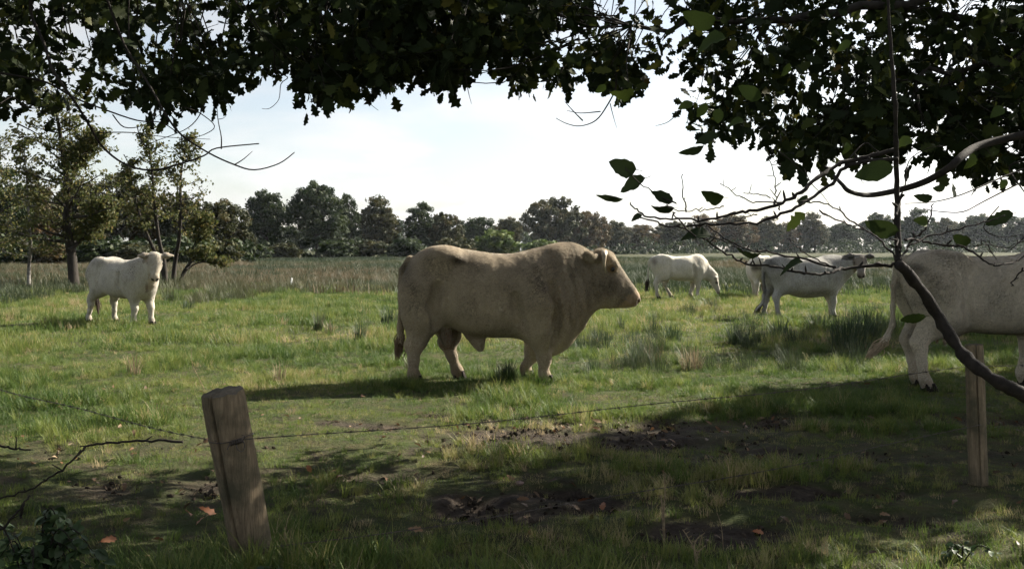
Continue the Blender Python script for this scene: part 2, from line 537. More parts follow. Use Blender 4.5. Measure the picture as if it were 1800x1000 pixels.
    def surface(self):
        f = self.f; s = f < 0
        c = np.zeros(tuple(np.array(f.shape) - 1), np.int8)
        offs = [(i, j, k) for i in (0, 1) for j in (0, 1) for k in (0, 1)]
        n = f.shape
        for (i, j, k) in offs: c += s[i:n[0] - 1 + i, j:n[1] - 1 + j, k:n[2] - 1 + k]
        act = (c > 0) & (c < 8)
        ijk = np.argwhere(act)
        idx = np.full(act.shape, -1, np.int64); idx[act] = np.arange(len(ijk))
        pos = np.zeros((len(ijk), 3)); cnt = np.zeros(len(ijk))
        for a in offs:
            for ax in range(3):
                if a[ax]: continue
                b = list(a); b[ax] = 1
                f0 = f[ijk[:, 0] + a[0], ijk[:, 1] + a[1], ijk[:, 2] + a[2]]
                f1 = f[ijk[:, 0] + b[0], ijk[:, 1] + b[1], ijk[:, 2] + b[2]]
                m = (f0 < 0) != (f1 < 0)
                t = np.where(m, f0 / np.where(m, f0 - f1, 1), 0)
                pt = np.array(a, float)[None] + t[:, None] * (np.array(b, float) - np.array(a, float))[None]
                pos += pt * m[:, None]; cnt += m
        V = (ijk + pos / cnt[:, None]) * self.h + self.lo
        Q = []
        for ax in range(3):
            sl0 = [slice(None)] * 3; sl1 = [slice(None)] * 3
            sl0[ax] = slice(0, -1); sl1[ax] = slice(1, None)
            ch = s[tuple(sl0)] != s[tuple(sl1)]
            e = np.argwhere(ch)
            u, w = [(1, 2), (2, 0), (0, 1)][ax]
            ok = (e[:, u] > 0) & (e[:, w] > 0) & (e[:, u] < n[u] - 1) & (e[:, w] < n[w] - 1)
            e = e[ok]
            def cell(du, dw):
                g = e.copy(); g[:, u] += du; g[:, w] += dw
                return idx[g[:, 0], g[:, 1], g[:, 2]]
            q = np.stack([cell(-1, -1), cell(0, -1), cell(0, 0), cell(-1, 0)], 1)
            inside = s[e[:, 0], e[:, 1], e[:, 2]]
            q[~inside] = q[~inside][:, ::-1]
            Q.append(q)
        Q = np.concatenate(Q)
        Q = Q[(Q >= 0).all(1)]
        return V, Q

def coat_material(name, base, dirt=(.10, .07, .045), rough=.85, amount=.5):
    m, nt, out = material(name)
    tc = N(nt, 'ShaderNodeTexCoord')
    at_ = N(nt, 'ShaderNodeAttribute', attribute_name='coat')
    n1 = noise(nt, 3.0, 6, .62, tc.outputs['Object'], .5)
    r1 = ramp(nt, [(.3, tuple(x * .78 for x in base)), (.55, base), (.75, tuple(min(.9, x * 1.12) for x in base))])
    nt.links.new(n1.outputs['Fac'], r1.inputs[0])
    mp = N(nt, 'ShaderNodeMapping'); mp.inputs['Scale'].default_value = (9, 9, 2.2)
    nt.links.new(tc.outputs['Object'], mp.inputs[0])
    n2 = noise(nt, 5.0, 7, .7, mp.outputs[0], .7)
    r2 = ramp(nt, [(.3, (.72, .70, .66)), (.7, (1.1, 1.1, 1.1))])
    nt.links.new(n2.outputs['Fac'], r2.inputs[0])
    c = mix(nt, 1.0, r1.outputs[0], r2.outputs[0], 'MULTIPLY')
    c = mix(nt, 1.0, c, at_.outputs['Color'], 'MULTIPLY')
    n3 = noise(nt, 2.1, 5, .65, tc.outputs['Object'], .3)
    r3 = ramp(nt, [(.56, (0, 0, 0)), (.74, (amount, amount, amount))])
    nt.links.new(n3.outputs['Fac'], r3.inputs[0])
    c = mix(nt, r3.outputs[0], c, dirt)
    p = N(nt, 'ShaderNodeBsdfPrincipled')
    p.inputs['Roughness'].default_value = rough
    p.inputs['Specular IOR Level'].default_value = .12
    p.inputs['Sheen Weight'].default_value = .35
    p.inputs['Sheen Roughness'].default_value = .45
    nt.links.new(c, p.inputs['Base Color'])
    b = N(nt, 'ShaderNodeBump'); b.inputs['Strength'].default_value = .55; b.inputs['Distance'].default_value = .012
    nt.links.new(n2.outputs['Fac'], b.inputs['Height'])
    nt.links.new(b.outputs[0], p.inputs['Normal'])
    nt.links.new(p.outputs[0], out.inputs['Surface'])
    return m

M['hair'] = plain('tail_hair', (.16, .11, .07), .8, 0, .15, .3, 30)
M['hair_dark'] = plain('tail_hair_dark', (.045, .032, .024), .8, 0, .15, .3, 30)
M['hair_pale'] = plain('tail_hair_pale', (.36, .28, .19), .8, 0, .15, .3, 30)

# ------------------------------------------------------------------ instances of small pieces on given points
def instancer(name, protos, P, R, S, I, T, label, cat, parent=None):
    me = bpy.data.meshes.new(name)
    n = len(P)
    me.vertices.add(n); me.vertices.foreach_set('co', np.asarray(P, np.float32).ravel())
    for an, ty, key, dat in (('rot', 'FLOAT_VECTOR', 'vector', R), ('scl', 'FLOAT_VECTOR', 'vector', S), ('pick', 'INT', 'value', I), ('tint', 'FLOAT', 'value', T)):
        at_ = me.attributes.new(an, ty, 'POINT')
        at_.data.foreach_set(key, np.asarray(dat, np.int32 if ty == 'INT' else np.float32).ravel())
    col = bpy.data.collections.new(name + '_pieces')
    for k, pm in enumerate(protos):
        po = bpy.data.objects.new('%s_piece_%02d' % (name, k), pm); col.objects.link(po)
    ng = bpy.data.node_groups.new(name + '_nodes', 'GeometryNodeTree')
    ng.interface.new_socket('Geometry', in_out='INPUT', socket_type='NodeSocketGeometry')
    ng.interface.new_socket('Geometry', in_out='OUTPUT', socket_type='NodeSocketGeometry')
    gi = ng.nodes.new('NodeGroupInput'); go = ng.nodes.new('NodeGroupOutput')
    ip = ng.nodes.new('GeometryNodeInstanceOnPoints')
    ci = ng.nodes.new('GeometryNodeCollectionInfo')
    ci.inputs['Collection'].default_value = col
    ci.inputs['Separate Children'].default_value = True
    ci.inputs['Reset Children'].default_value = True
    def named(an, ty):
        a = ng.nodes.new('GeometryNodeInputNamedAttribute'); a.data_type = ty; a.inputs['Name'].default_value = an
        return a.outputs['Attribute']
    e2r = ng.nodes.new('FunctionNodeEulerToRotation')
    L = ng.links.new
    L(gi.outputs[0], ip.inputs['Points']); L(ci.outputs[0], ip.inputs['Instance'])
    ip.inputs['Pick Instance'].default_value = True
    L(named('pick', 'INT'), ip.inputs['Instance Index'])
    L(named('rot', 'FLOAT_VECTOR'), e2r.inputs[0]); L(e2r.outputs[0], ip.inputs['Rotation'])
    L(named('scl', 'FLOAT_VECTOR'), ip.inputs['Scale'])
    L(ip.outputs[0], go.inputs[0])
    o = bpy.data.objects.new(name, me); COL.objects.link(o)
    mod = o.modifiers.new('instances', 'NODES'); mod.node_group = ng
    if parent is not None:
        o.parent = parent
        if parent.type == 'EMPTY': o.matrix_parent_inverse = Matrix.Translation(-Vector(parent.location))
        o['kind'] = 'stuff'
    else:
        tag(o, label, cat, kind='stuff')
    return o


def fur_material(name, base):
    """Hair tufts: colour by a number kept on every tuft."""
    m, nt, out = material(name)
    a = N(nt, 'ShaderNodeAttribute', attribute_name='tint'); a.attribute_type = 'INSTANCER'
    r = ramp(nt, [(0, tuple(x * .10 for x in base)), (.25, tuple(x * .45 for x in base)), (.5, tuple(x * .88 for x in base)), (1, tuple(min(.9, x * 1.3) for x in base))])
    nt.links.new(a.outputs['Fac'], r.inputs[0])
    p = N(nt, 'ShaderNodeBsdfPrincipled'); p.inputs['Roughness'].default_value = .7; p.inputs['Specular IOR Level'].default_value = .15
    nt.links.new(r.outputs[0], p.inputs['Base Color'])
    t = N(nt, 'ShaderNodeBsdfTranslucent'); nt.links.new(r.outputs[0], t.inputs['Color'])
    s = N(nt, 'ShaderNodeMixShader'); s.inputs[0].default_value = .25
    nt.links.new(p.outputs[0], s.inputs[1]); nt.links.new(t.outputs[0], s.inputs[2]); nt.links.new(s.outputs[0], out.inputs['Surface'])
    return m

def tuft_mesh(seed, mat, n=5):
    rg = random.Random(seed); V = []; F = []
    for i in range(n):
        y0 = rg.uniform(-.35, .35); x0 = rg.uniform(-.3, .3); l = rg.uniform(.6, 1.1); w = rg.uniform(.05, .10); dy = rg.gauss(0, .18); lift = rg.uniform(.10, .26)
        b = len(V)
        V += [(x0, y0 - w, -.06), (x0, y0 + w, -.06), (x0 + l * .55, y0 + dy * .5 + w * .8, lift * .8), (x0 + l * .55, y0 + dy * .5 - w * .8, lift * .8), (x0 + l, y0 + dy, lift)]
        F += [(b, b + 1, b + 2, b + 3), (b + 3, b + 2, b + 4)]
    mb = MB(); mb.add(V, F); return mb.mesh('tuft', mat)

def fur(me, root, count, mat, c, V, nrm, scale, bull, L):
    """Short coat: tufts lying along the hide, backwards and down."""
    rg = np.random.default_rng(count)
    nf = len(me.polygons)
    vi = np.zeros(len(me.loops), np.int32); me.loops.foreach_get('vertex_index', vi); vi = vi.reshape(-1, 4)
    q = vi[rg.integers(0, nf, count)]
    w = rg.random((count, 4)); w /= w.sum(1)[:, None]
    P = (V[q] * w[:, :, None]).sum(1); Nn = nrm[q].mean(1); Nn /= np.linalg.norm(Nn, axis=1)[:, None] + 1e-9
    col = c[q[:, 0]].mean(1)
    flow = np.tile(np.array([-.55, 0, -.8]), (count, 1)) + rg.normal(0, .28, (count, 3))
    wob = fbm(P[:, 0] * 3 + P[:, 1] * 2, P[:, 2] * 3, 60) - .5
    flow[:, 0] += 1.6 * wob
    hd = (L[q[:, 0], 0] > .02) & (np.abs(L[q[:, 0], 1]) < .2) & (L[q[:, 0], 2] > -.5) & (L[q[:, 0], 2] < .1)
    flow[hd] = np.array([.3, 0, -.9]) + rg.normal(0, .25, (int(hd.sum()), 3))
    X = flow - Nn * (flow * Nn).sum(1)[:, None]; X /= np.linalg.norm(X, axis=1)[:, None] + 1e-9
    Y = np.cross(Nn, X)
    R = np.stack([np.arctan2(Y[:, 2], Nn[:, 2]), -np.arcsin(np.clip(X[:, 2], -1, 1)), np.arctan2(X[:, 1], X[:, 0])], 1)
    s = rg.uniform(.7, 1.3, count) * .017
    if bull:                                    # longer, curly on neck and poll; close on legs and muzzle
        s *= 1 + .8 * np.clip((P[:, 0] - .75) / .3, 0, 1) * np.clip((P[:, 2] - .9) / .3, 0, 1)
    s *= np.where(P[:, 2] < .45, .65, 1.0)
    keep = ~(hd & (L[q[:, 0], 0] > (.58 if bull else .42)))
    keep &= ~((col < .62) & hd & (L[q[:, 0], 0] < .3) & (L[q[:, 0], 0] > .1))
    patch = fbm(P[:, 0] * 2.2 + P[:, 1] * 1.3, P[:, 2] * 2.6, 61)
    fine = fbm(P[:, 0] * 9 + P[:, 1] * 5, P[:, 2] * 4.5, 62)
    t = np.clip((.52 + .55 * (patch - .5) + .60 * (fine - .5) + rg.normal(0, .10, count)) * np.clip(col, .1, 1) ** .8, 0, 1)
    k = np.where(keep)[0]
    o = instancer('coat_hair', [tuft_mesh(i, mat) for i in range(3)], (P[k] * scale), R[k], np.repeat((s[k] * scale)[:, None], 3, 1), rg.integers(0, 3, len(k)), t[k], None, None, root)
    o.matrix_parent_inverse = Matrix.Identity(4)

COW_BODY = [(-1.0, 1.14, 1.06, .05), (-.96, 1.25, .96, .14), (-.88, 1.33, .86, .22), (-.75, 1.365, .76, .27), (-.58, 1.38, .69, .31), (-.35, 1.345, .60, .35),
            (-.1, 1.325, .56, .385), (.15, 1.33, .55, .385), (.38, 1.36, .57, .34), (.55, 1.37, .60, .28), (.68, 1.33, .66, .22), (.78, 1.25, .76, .15), (.83, 1.15, .9, .06)]
COW_HEAD = [(-.02, -.03, -.15, .06), (.03, .0, -.19, .10), (.11, .015, -.235, .125), (.2, -.005, -.25, .118), (.31, -.03, -.225, .088), (.41, -.048, -.19, .076),
            (.48, -.06, -.195, .088), (.53, -.085, -.185, .07), (.55, -.11, -.16, .03)]
BULL_PX = [(88, 330, 400, .05), (112, 240, 470, .14), (140, 182, 500, .20), (190, 120, 520, .26), (270, 90, 535, .30), (350, 82, 560, .33), (450, 96, 610, .37),
           (560, 114, 645, .41), (680, 128, 655, .42), (780, 130, 650, .42), (850, 117, 665, .42), (920, 99, 695, .42), (990, 86, 722, .40), (1060, 66, 735, .37),
           (1120, 57, 705, .33), (1170, 62, 640, .29), (1215, 80, 570, .26), (1260, 106, 520, .225), (1310, 135, 490, .19), (1350, 165, 470, .15), (1390, 210, 440, .06)]
BULL_BODY = [((u - 600) / 535.8, (935 - a) / 535.8, (935 - b - 4) / 535.8, w) for u, a, b, w in BULL_PX]
BULL_HEAD = [(-.04, -.05, -.22, .06), (.0, -.005, -.28, .11), (.12, .018, -.38, .145), (.26, -.027, -.44, .14), (.43, -.075, -.485, .115), (.55, -.10, -.46, .098),
             (.62, -.112, -.40, .108), (.675, -.128, -.345, .112), (.71, -.15, -.30, .095), (.735, -.185, -.265, .05)]

def bx(u): return (u - 600) / 535.8
def bz(v): return (935 - v) / 535.8

def head_frame(yaw, pitch):
    y, p = math.radians(yaw), math.radians(pitch)
    d = np.array([math.cos(p) * math.cos(y), math.cos(p) * math.sin(y), -math.sin(p)])
    u = np.array([math.sin(p) * math.cos(y), math.sin(p) * math.sin(y), math.cos(p)])
    l = np.cross(u, d)
    return np.stack([d, l, u], 1)            # columns: forward, left, up

def cattle(name, label, cat, loc, yaw, spec, coat, scale=1.0, group=None):
    bull = spec.get('bull', False)
    body = BULL_BODY if bull else COW_BODY
    H = spec['poll']; R = head_frame(*spec['head'])
    head = BULL_HEAD if bull else COW_HEAD
    tail = spec['tail']; h = spec.get('h', .02)
    allp = np.array([H, H + R[:, 0] * .75] + list(tail), float)
    lo = np.minimum(np.array([body[0][0] - .1, -.55, -.03]), allp.min(0) - .18)
    hi = np.maximum(np.array([body[-1][0] + .1, .55, 1.6]), allp.max(0) + .28)
    F = Field(lo, hi, h)
    F.loft(body, p=2.35, k=.06, pear=.16 if bull else .2)
    feet = []
    for side, (fx, kx) in spec['fore'].items():          # foot x, knee x
        s = side; b = 1.22 if bull else 1.0
        sx = spec.get('sx', .50)
        w = .25 if bull else .17
        fy = s * w * .92
        F.ellipsoid((sx - .02, s * (w - .05), .92), (.20 * b, .12 * b, .33), .2)
        if bull:
            F.chain([(sx + .04, s * w, .92), (sx + .02, s * w, .62), (kx, fy, .33)], [.24, .165, .085], .10)
            F.chain([(kx, fy, .34), (kx + .01, fy, .28), (fx - .015, fy, .14), (fx, fy, .10), (fx + .02, fy, .05)], [.080, .077, .054, .064, .068], .03)
        else:
            F.chain([(sx + .02, s * w, .92), (sx - .03, s * w, .66), (kx, fy, .40)], [.17, .122, .072], .07)
            F.chain([(kx, fy, .42), (kx + .012, fy, .37), (fx - .02, fy, .16), (fx - .005, fy, .12), (fx + .025, fy, .05)], [.072, .068, .048, .057, .060], .03)
        feet.append((fx + .035, fy))
    for side, (fx, hx, tx) in spec['hind'].items():      # foot x, hock x, thigh x
        s = side; b = 1.15 if bull else 1.0
        w = .22 if bull else .18
        F.ellipsoid((tx, s * w * .86, 1.0), (.27 * b, .15 * b, .38), .12)
        if bull:
            F.chain([(tx, s * w, 1.0), (tx - .03 if s < 0 else tx + .05, s * w * 1.1, .80), (hx + .06, s * w, .50)], [.25, .205, .11], .10, 1.3)
            F.chain([(hx + .05, s * w, .54), (hx + .01, s * w, .44), ((hx + fx) / 2, s * w, .28), (fx - .015, s * w, .14), (fx, s * w, .10), (fx + .02, s * w, .05)],
                    [.112, .092, .060, .053, .063, .066], .05)
            F.cone((hx + .04, s * w, .54), (hx - .04, s * w, .44), .06, .05, .05)
            feet.append((fx + .03, s * w))
            continue
        F.chain([(tx, s * w, 1.02), (tx + .10, s * w * 1.12, .76), (hx + .05, s * w, .56)], [.25, .17, .09], .10, 1.25)
        F.chain([(hx + .05, s * w, .58), (hx, s * w, .49), (hx + .015, s * w, .42), ((hx + fx) / 2, s * w, .28), (fx - .02, s * w, .16), (fx, s * w, .11), (fx + .025, s * w, .05)],
                [.088 * b, .075 * b, .064 * b, .046 * b, .047 * b, .056 * b, .060 * b], .03)
        F.cone((hx + .03, s * w, .60), (hx - .035, s * w, .50), .045 * b, .040 * b, .03)   # point of the hock
        feet.append((fx + .035, s * w))
    # hip bones, loin and ribs
    if bull:
        F.ellipsoid((-.47, .215, 1.45), (.15, .08, .08), .2); F.ellipsoid((-.47, -.215, 1.45), (.15, .08, .08), .2)
    else:
        for s in (1, -1):
            F.ellipsoid((-.50, s * .205, 1.275), (.11, .06, .06), .16)
            F.ellipsoid((-.89, s * .09, 1.20), (.08, .05, .06), .12)
            F.ellipsoid((.10, s * .16, .95), (.42, .27, .34), .10)
    for s in (1, -1):                        # hollows: flank, behind the shoulder, along the thigh
        if bull:
            F.ellipsoid((bx(905), s * .365, bz(420)), (.10, .05, .22), .09)               # shoulder blade, triceps, round of the thigh
            F.ellipsoid((bx(905), s * .36, bz(585)), (.13, .075, .13), .06)
            F.ellipsoid((bx(205), s * .27, bz(400)), (.13, .07, .22), .08)
            F.ellipsoid((bx(470), s * .40, bz(195)), (.16, .07, .085), .08, cut=True)
            F.cut_line([(bx(800), s * .44, bz(400)), (bx(825), s * .45, bz(540)), (bx(860), s * .43, bz(680))], .062, .05)
            F.cut_line([(bx(1030), s * .40, bz(330)), (bx(1055), s * .36, bz(520)), (bx(1045), s * .30, bz(720))], .06, .06)
            F.cut_line([(bx(330), s * .38, bz(330)), (bx(300), s * .38, bz(450)), (bx(320), s * .34, bz(560))], .065, .06)
            F.cut_line([(bx(1265), s * .26, bz(200)), (bx(1290), s * .235, bz(340)), (bx(1300), s * .20, bz(450))], .035, .05)
        else:
            F.ellipsoid((-.30, s * .37, 1.19), (.15, .06, .075), .07, cut=True)
            F.cut_line([(.28, s * .40, 1.05), (.30, s * .41, .85), (.34, s * .38, .66)], .04, .05)
            F.cut_line([(-.42, s * .37, 1.05), (-.46, s * .38, .85), (-.42, s * .35, .70)], .045, .05)
    # neck
    for (a, b_, ra, rb, fl) in spec.get('neck', []): F.cone(a, b_, ra, rb, .12, fl)
    # head
    F.loft(head, R, H, p=2.4, k=.07, pear=-.12 if not bull else .05)
    def hp(x, y, z): return H + R @ np.array([x, y, z])
    e = (.218, .150, -.125) if bull else (.175, .112, -.075)
    for s in (1, -1):
        F.ellipsoid(hp(e[0], s * (e[1] - .02), e[2] + .005), (.055, .035, .04), .035, R)
        a, sp_, dr = spec.get('ear', (.05, .20, -.04))
        if bull:
            F.cone(hp(.05, s * .11, -.13), hp(-.05, s * .20, -.19), .035, .045, .03)
            F.ellipsoid(hp(-.075, s * .225, -.205), (.075, .04, .05), .03, R)
            F.ellipsoid(hp(-.06, s * .262, -.20), (.045, .016, .022), .015, R, cut=True)
            F.ellipsoid(hp(.16, s * .115, -.06), (.09, .03, .03), .05, R)                       # brow
            F.ellipsoid(hp(.33, s * .085, -.30), (.13, .06, .12), .08, R)                       # cheek
            F.ellipsoid(hp(.25, s * .15, -.19), (.03, .02, .02), .03, R, cut=True)
            F.cone(hp(.68, s * .10, -.275), hp(.54, s * .105, -.305), .012, .008, .02)
        else:
            sp_ = sp_ * 1.12; c1 = hp(.035, s * .10, -.05); c2 = hp(.035 + a * -.4, s * (.10 + sp_ * .5), -.05 + dr * .5); c3 = hp(.035 - a, s * (.10 + sp_), -.05 + dr)
            F.cone(c1, c2, .032, .062, .03); F.cone(c2, c3, .062, .025, .03)
            # hollow of the ear opens forward
            F.ellipsoid(c2 + R[:, 0] * .05, (.028, .075, .03), .02, R, cut=True)
        nz = (.712, .062, -.205) if bull else (.535, .045, -.115)
        F.ellipsoid(hp(nz[0], s * nz[1], nz[2]), (.035, .024, .028) if bull else (.03, .018, .024), .012, R, cut=True)
    # mouth line
    if bull:
        F.cone(hp(.47, 0, -.30), hp(.36, 0, -.42), .12, .13, .06)
        F.ellipsoid((-.42, .0, .60), (.06, .075, .15), .05)                                    # scrotum
        F.ellipsoid((-.405, -.045, .49), (.05, .045, .085), .03); F.ellipsoid((-.44, .04, .51), (.05, .045, .08), .03)
        F.chain([(-.10, 0, .56), (-.05, 0, .46), (-.02, 0, .385)], [.10, .06, .035], .08)      # sheath
        F.cone((1.02, 0, .72), (.80, 0, .52), .17, .15, .16, 1.2)                              # brisket
        F.cone((.95, 0, .50), (.80, 0, .43), .075, .085, .12)
    if spec.get('belly'):
        F.ellipsoid((-.02, 0, .78), (.60, .34, .32), .15)
    if spec.get('udder'):
        F.ellipsoid((-.48, 0, .66), (.20, .17, .14), .08)
        for s in (1, -1):
            for x in (-.55, -.42): F.cone((x, s * .075, .58), (x + .005, s * .08, .475), .028, .016, .02)
    # tail
    tr = spec.get('tail_r', [.05, .034, .028, .024, .026])
    F.chain(tail, np.interp(np.linspace(0, 1, len(tail)), np.linspace(0, 1, len(tr)), tr), .03)
    V, Q = F.surface()
    # a little skin relief: folds on neck and shoulder, unevenness everywhere
    nm = np_mesh('tmp', V, Q)
    nr_ = np.zeros(len(V) * 3, np.float32); nm.vertex_normals.foreach_get('vector', nr_); nr_ = nr_.reshape(-1, 3)
    bpy.data.meshes.remove(nm)
    rel = .018 * (fbm(V[:, 0] * 4 + V[:, 1] * 1.7, V[:, 2] * 3.2 - V[:, 1], 8) - .5) + .008 * (fbm(V[:, 0] * 13 + V[:, 1] * 5, V[:, 2] * 9 + V[:, 1] * 3, 18, 2) - .5)
    if bull:
        nk = np.clip((1.50 - V[:, 2]) / .2, 0, 1) * np.clip((V[:, 0] - .80) / .15, 0, 1) * np.clip((1.38 - V[:, 0]) / .12, 0, 1) * np.clip((V[:, 2] - .55) / .2, 0, 1)
        rel += nk * .012 * np.sin(V[:, 0] * 52 + V[:, 2] * 9 + 5 * fbm(V[:, 0] * 3, V[:, 2] * 3, 2)) * fbm(V[:, 0] * 4, V[:, 2] * 6, 12)
    rb = np.clip((V[:, 0] + .30) / .15, 0, 1) * np.clip((.42 - V[:, 0]) / .15, 0, 1) * np.clip((V[:, 2] - .7) / .15, 0, 1) * np.clip((1.2 - V[:, 2]) / .15, 0, 1)
    rel += rb * .0025 * np.sin(V[:, 0] * 60 - V[:, 2] * 12)
    rel *= np.clip((V[:, 2] - .45) / .25, .15, 1)
    V = V + nr_ * rel[:, None]
    me = np_mesh('body', V * scale, Q, coat)
    # colours on the hide: muzzle, ears inside, muddy shanks, some painted shade
    L = (V - H) @ R
    c = np.ones((len(V), 3))
    def blend(w, rgb):
        nonlocal c
        w = np.clip(w, 0, 1)[:, None]; c = c * (1 - w) + np.array(rgb) * w
    hmask = (np.abs(L[:, 1]) < .2) & (L[:, 2] < .1) & (L[:, 2] > -.55)
    mz = (.62, .70) if bull else (.44, .52)
    blend(np.clip((L[:, 0] - mz[0]) / (mz[1] - mz[0]), 0, 1) * hmask * .8, spec.get('muzzle', (.55, .42, .36)))
    er = np.linalg.norm((L * np.array([1, 1, 1]))[:, None, :] - np.array([[e[0], e[1] + .01, e[2]], [e[0], -e[1] - .01, e[2]]])[None], axis=2).min(1)
    blend((.075 - er) / .04 * .85, (.22, .17, .14))
    if spec.get('head_tint') is not None:
        blend(hmask * (L[:, 0] > -.03) * np.clip(1.1 - 2.4 * np.abs(L[:, 0] - .36), 0, 1) * 0 + (hmask & (L[:, 0] > .0) & (np.abs(L[:, 1]) < .15)) * .75, spec['head_tint'])
        blend(((np.abs(L[:, 1]) > .125) & (np.abs(L[:, 1]) < .40) & (np.abs(L[:, 0]) < .14) & (L[:, 2] > -.2) & (L[:, 2] < .08)) * .85, spec.get('ear_tint', (.3, .25, .2)))
    nr = np.linalg.norm(L[:, None, :] - np.array([[nz[0], nz[1], nz[2]], [nz[0], -nz[1], nz[2]]])[None], axis=2).min(1)
    blend((.042 - nr) / .014, (.05, .04, .04))
    sh = fbm(V[:, 0] * 6 + V[:, 1] * 4, V[:, 2] * 5, 3)
    blend((.34 - V[:, 2]) / .25 * (sh > .35) * (.25 + .8 * sh) * spec.get('mud_legs', .8), (.34, .25, .18))
    if bull:
        blend(((np.hypot(V[:, 0] + .42, V[:, 1]) < .18) & (V[:, 2] < .64) & (V[:, 2] > .36)) * .85, (.55, .30, .24))
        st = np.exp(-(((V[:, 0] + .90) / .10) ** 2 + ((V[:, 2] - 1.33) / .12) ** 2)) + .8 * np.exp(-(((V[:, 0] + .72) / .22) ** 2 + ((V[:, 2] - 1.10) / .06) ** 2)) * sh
        st = st + 1.3 * np.exp(-(((V[:, 0] - bx(470)) / .15) ** 2 + ((V[:, 2] - bz(172)) / .055) ** 2)) * (.4 + sh)  # shade of the hip hollow, painted into the coat colour
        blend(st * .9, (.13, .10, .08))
        blend(np.clip((.95 - V[:, 2]) / .5, 0, 1) * np.clip(fbm(V[:, 0] * 2.3 + 4, V[:, 2] * 3, 33) * 2.2 - .75, 0, 1) * .5, (.55, .45, .36))      # blotchy brown, stronger towards the underline
        blend(np.clip(fbm(V[:, 0] * 3.1, V[:, 2] * 2.1 + 7, 35) * 2.6 - 1.35, 0, 1) * .45, (.50, .43, .36))
        # darker, curlier crest
        blend(np.clip((V[:, 0] - .55) / .4, 0, 1) * np.clip((V[:, 2] - .5) / .3, 0, 1) * .62, (.66, .53, .41))
    for (px_, pz, rx, rz, w, rgb) in spec.get('stain_shade', []):
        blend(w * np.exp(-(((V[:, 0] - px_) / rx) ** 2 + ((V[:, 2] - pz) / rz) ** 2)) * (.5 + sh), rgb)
    if spec.get('udder'):
        blend(((np.abs(V[:, 0] + .48) < .2) & (V[:, 2] < .60) & (V[:, 2] > .4) & (np.abs(V[:, 1]) < .13)) * .7, (.62, .42, .36))
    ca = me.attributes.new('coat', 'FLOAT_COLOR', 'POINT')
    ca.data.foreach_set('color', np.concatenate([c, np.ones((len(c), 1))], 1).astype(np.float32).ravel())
    root = thing(name, (loc[0], loc[1], ghs(loc[0], loc[1]) - .015), label, cat, group, math.radians(yaw))
    child('body', me, root, False)
    if spec.get('fur'):
        fur(me, root, spec['fur'], spec['fur_mat'], c, V, nr_, scale, bull, L)
    # eyes, horns, hooves, tail switch
    mbE = MB()
    for s in (1, -1):
        ob = MB(); c0 = hp(e[0] + .012, s * (e[1] + .004), e[2]) * scale; r = (.029 if bull else .032) * scale
        vs = []; fs = []
        for i in range(7):
            for j in range(10):
                a = math.pi * i / 6; b2 = 2 * math.pi * j / 10
                vs.append((c0[0] + r * math.sin(a) * math.cos(b2), c0[1] + r * math.sin(a) * math.sin(b2), c0[2] + r * math.cos(a)))
        for i in range(6):
            for j in range(10): fs.append((i * 10 + j, i * 10 + (j + 1) % 10, (i + 1) * 10 + (j + 1) % 10, (i + 1) * 10 + j))
        ob.add(vs, fs); child('eye', ob.mesh('eye', M['eye']), root, False)
        if spec.get('horn'):
            hb = MB()
            pts = [hp(*q) * scale for q in [(x, s * y, z) for x, y, z in spec['horn']]]
            cp = curve(pts, 5); hb.tube(cp, list(np.linspace(spec.get('horn_r', .04), .006, len(cp)) * scale), 10)
            child('horn', hb.mesh('horn', M['horn']), root, False)
    for (fx, fy) in feet:
        hb = MB()
        for s in (1, -1):                     # two claws
            b0 = .095 * (1.15 if bull else 1.0)
            base = [(-.07, .006), (.05, .004), (.085, .026), (.06, .058), (-.058, .062)]
            lowv = [(fx + x * 1.05, fy + s * y * 1.05, .0) for x, y in base]
            topv = [(fx - .015 + x * .78, fy + s * y * .95, b0) for x, y in base]
            n = 5
            vv = [tuple(q * scale for q in p) for p in lowv + topv]
            ff = [(i, (i + 1) % n, n + (i + 1) % n, n + i) for i in range(n)] + [tuple(reversed(range(n))), tuple(range(n, 2 * n))]
            hb.add(vv, ff)
        child('hoof', hb.mesh('hoof', M['hoof'], False), root, False)
    tb = MB(); rr = random.Random(3)
    e0 = Vector(tail[-2]); e1 = Vector(tail[-1]); dirv = (e1 - e0).normalized(); SL = spec.get('switch', .34)
    for i in range(70):
        st_ = e0.lerp(e1, rr.uniform(.1, 1.0)) + Vector((rr.gauss(0, .012), rr.gauss(0, .012), rr.gauss(0, .01)))
        bulge = Vector((rr.gauss(0, .030), rr.gauss(0, .030), 0)); ln = SL * rr.uniform(.55, 1.0)
        dv = (dirv * .6 + Vector((0, 0, -.4)) + spec.get('flick', Vector((0, 0, 0)))).normalized()
        pts = [st_, st_ + dv * ln * .45 + bulge, st_ + dv * ln + bulge * .5]
        tb.tube([p * scale for p in curve(pts, 3)], [.006, .007, .007, .006, .005, .003, .001], 4, False)
    child('tail_switch', tb.mesh('tail_switch', M[spec.get('switch_mat', 'hair')]), root, False)
    return root

A = np.array
coat_bull = coat_material('bull_coat', (.42, .345, .245), (.22, .165, .11), amount=.4)
coat_white = coat_material('cow_coat_white', (.50, .465, .39), (.30, .25, .19), amount=.3)
coat_grey = coat_material('cow_coat_grey', (.40, .385, .35), (.2, .17, .14), amount=.35)
FUR = {k: fur_material('fur_' + k, v) for k, v in dict(bull=(.46, .38, .275), white=(.50, .465, .395), grey=(.50, .485, .45), cream=(.66, .585, .47)).items()}
coat_cream = coat_material('cow_coat_cream', (.60, .53, .42), (.30, .17, .12), amount=.35)

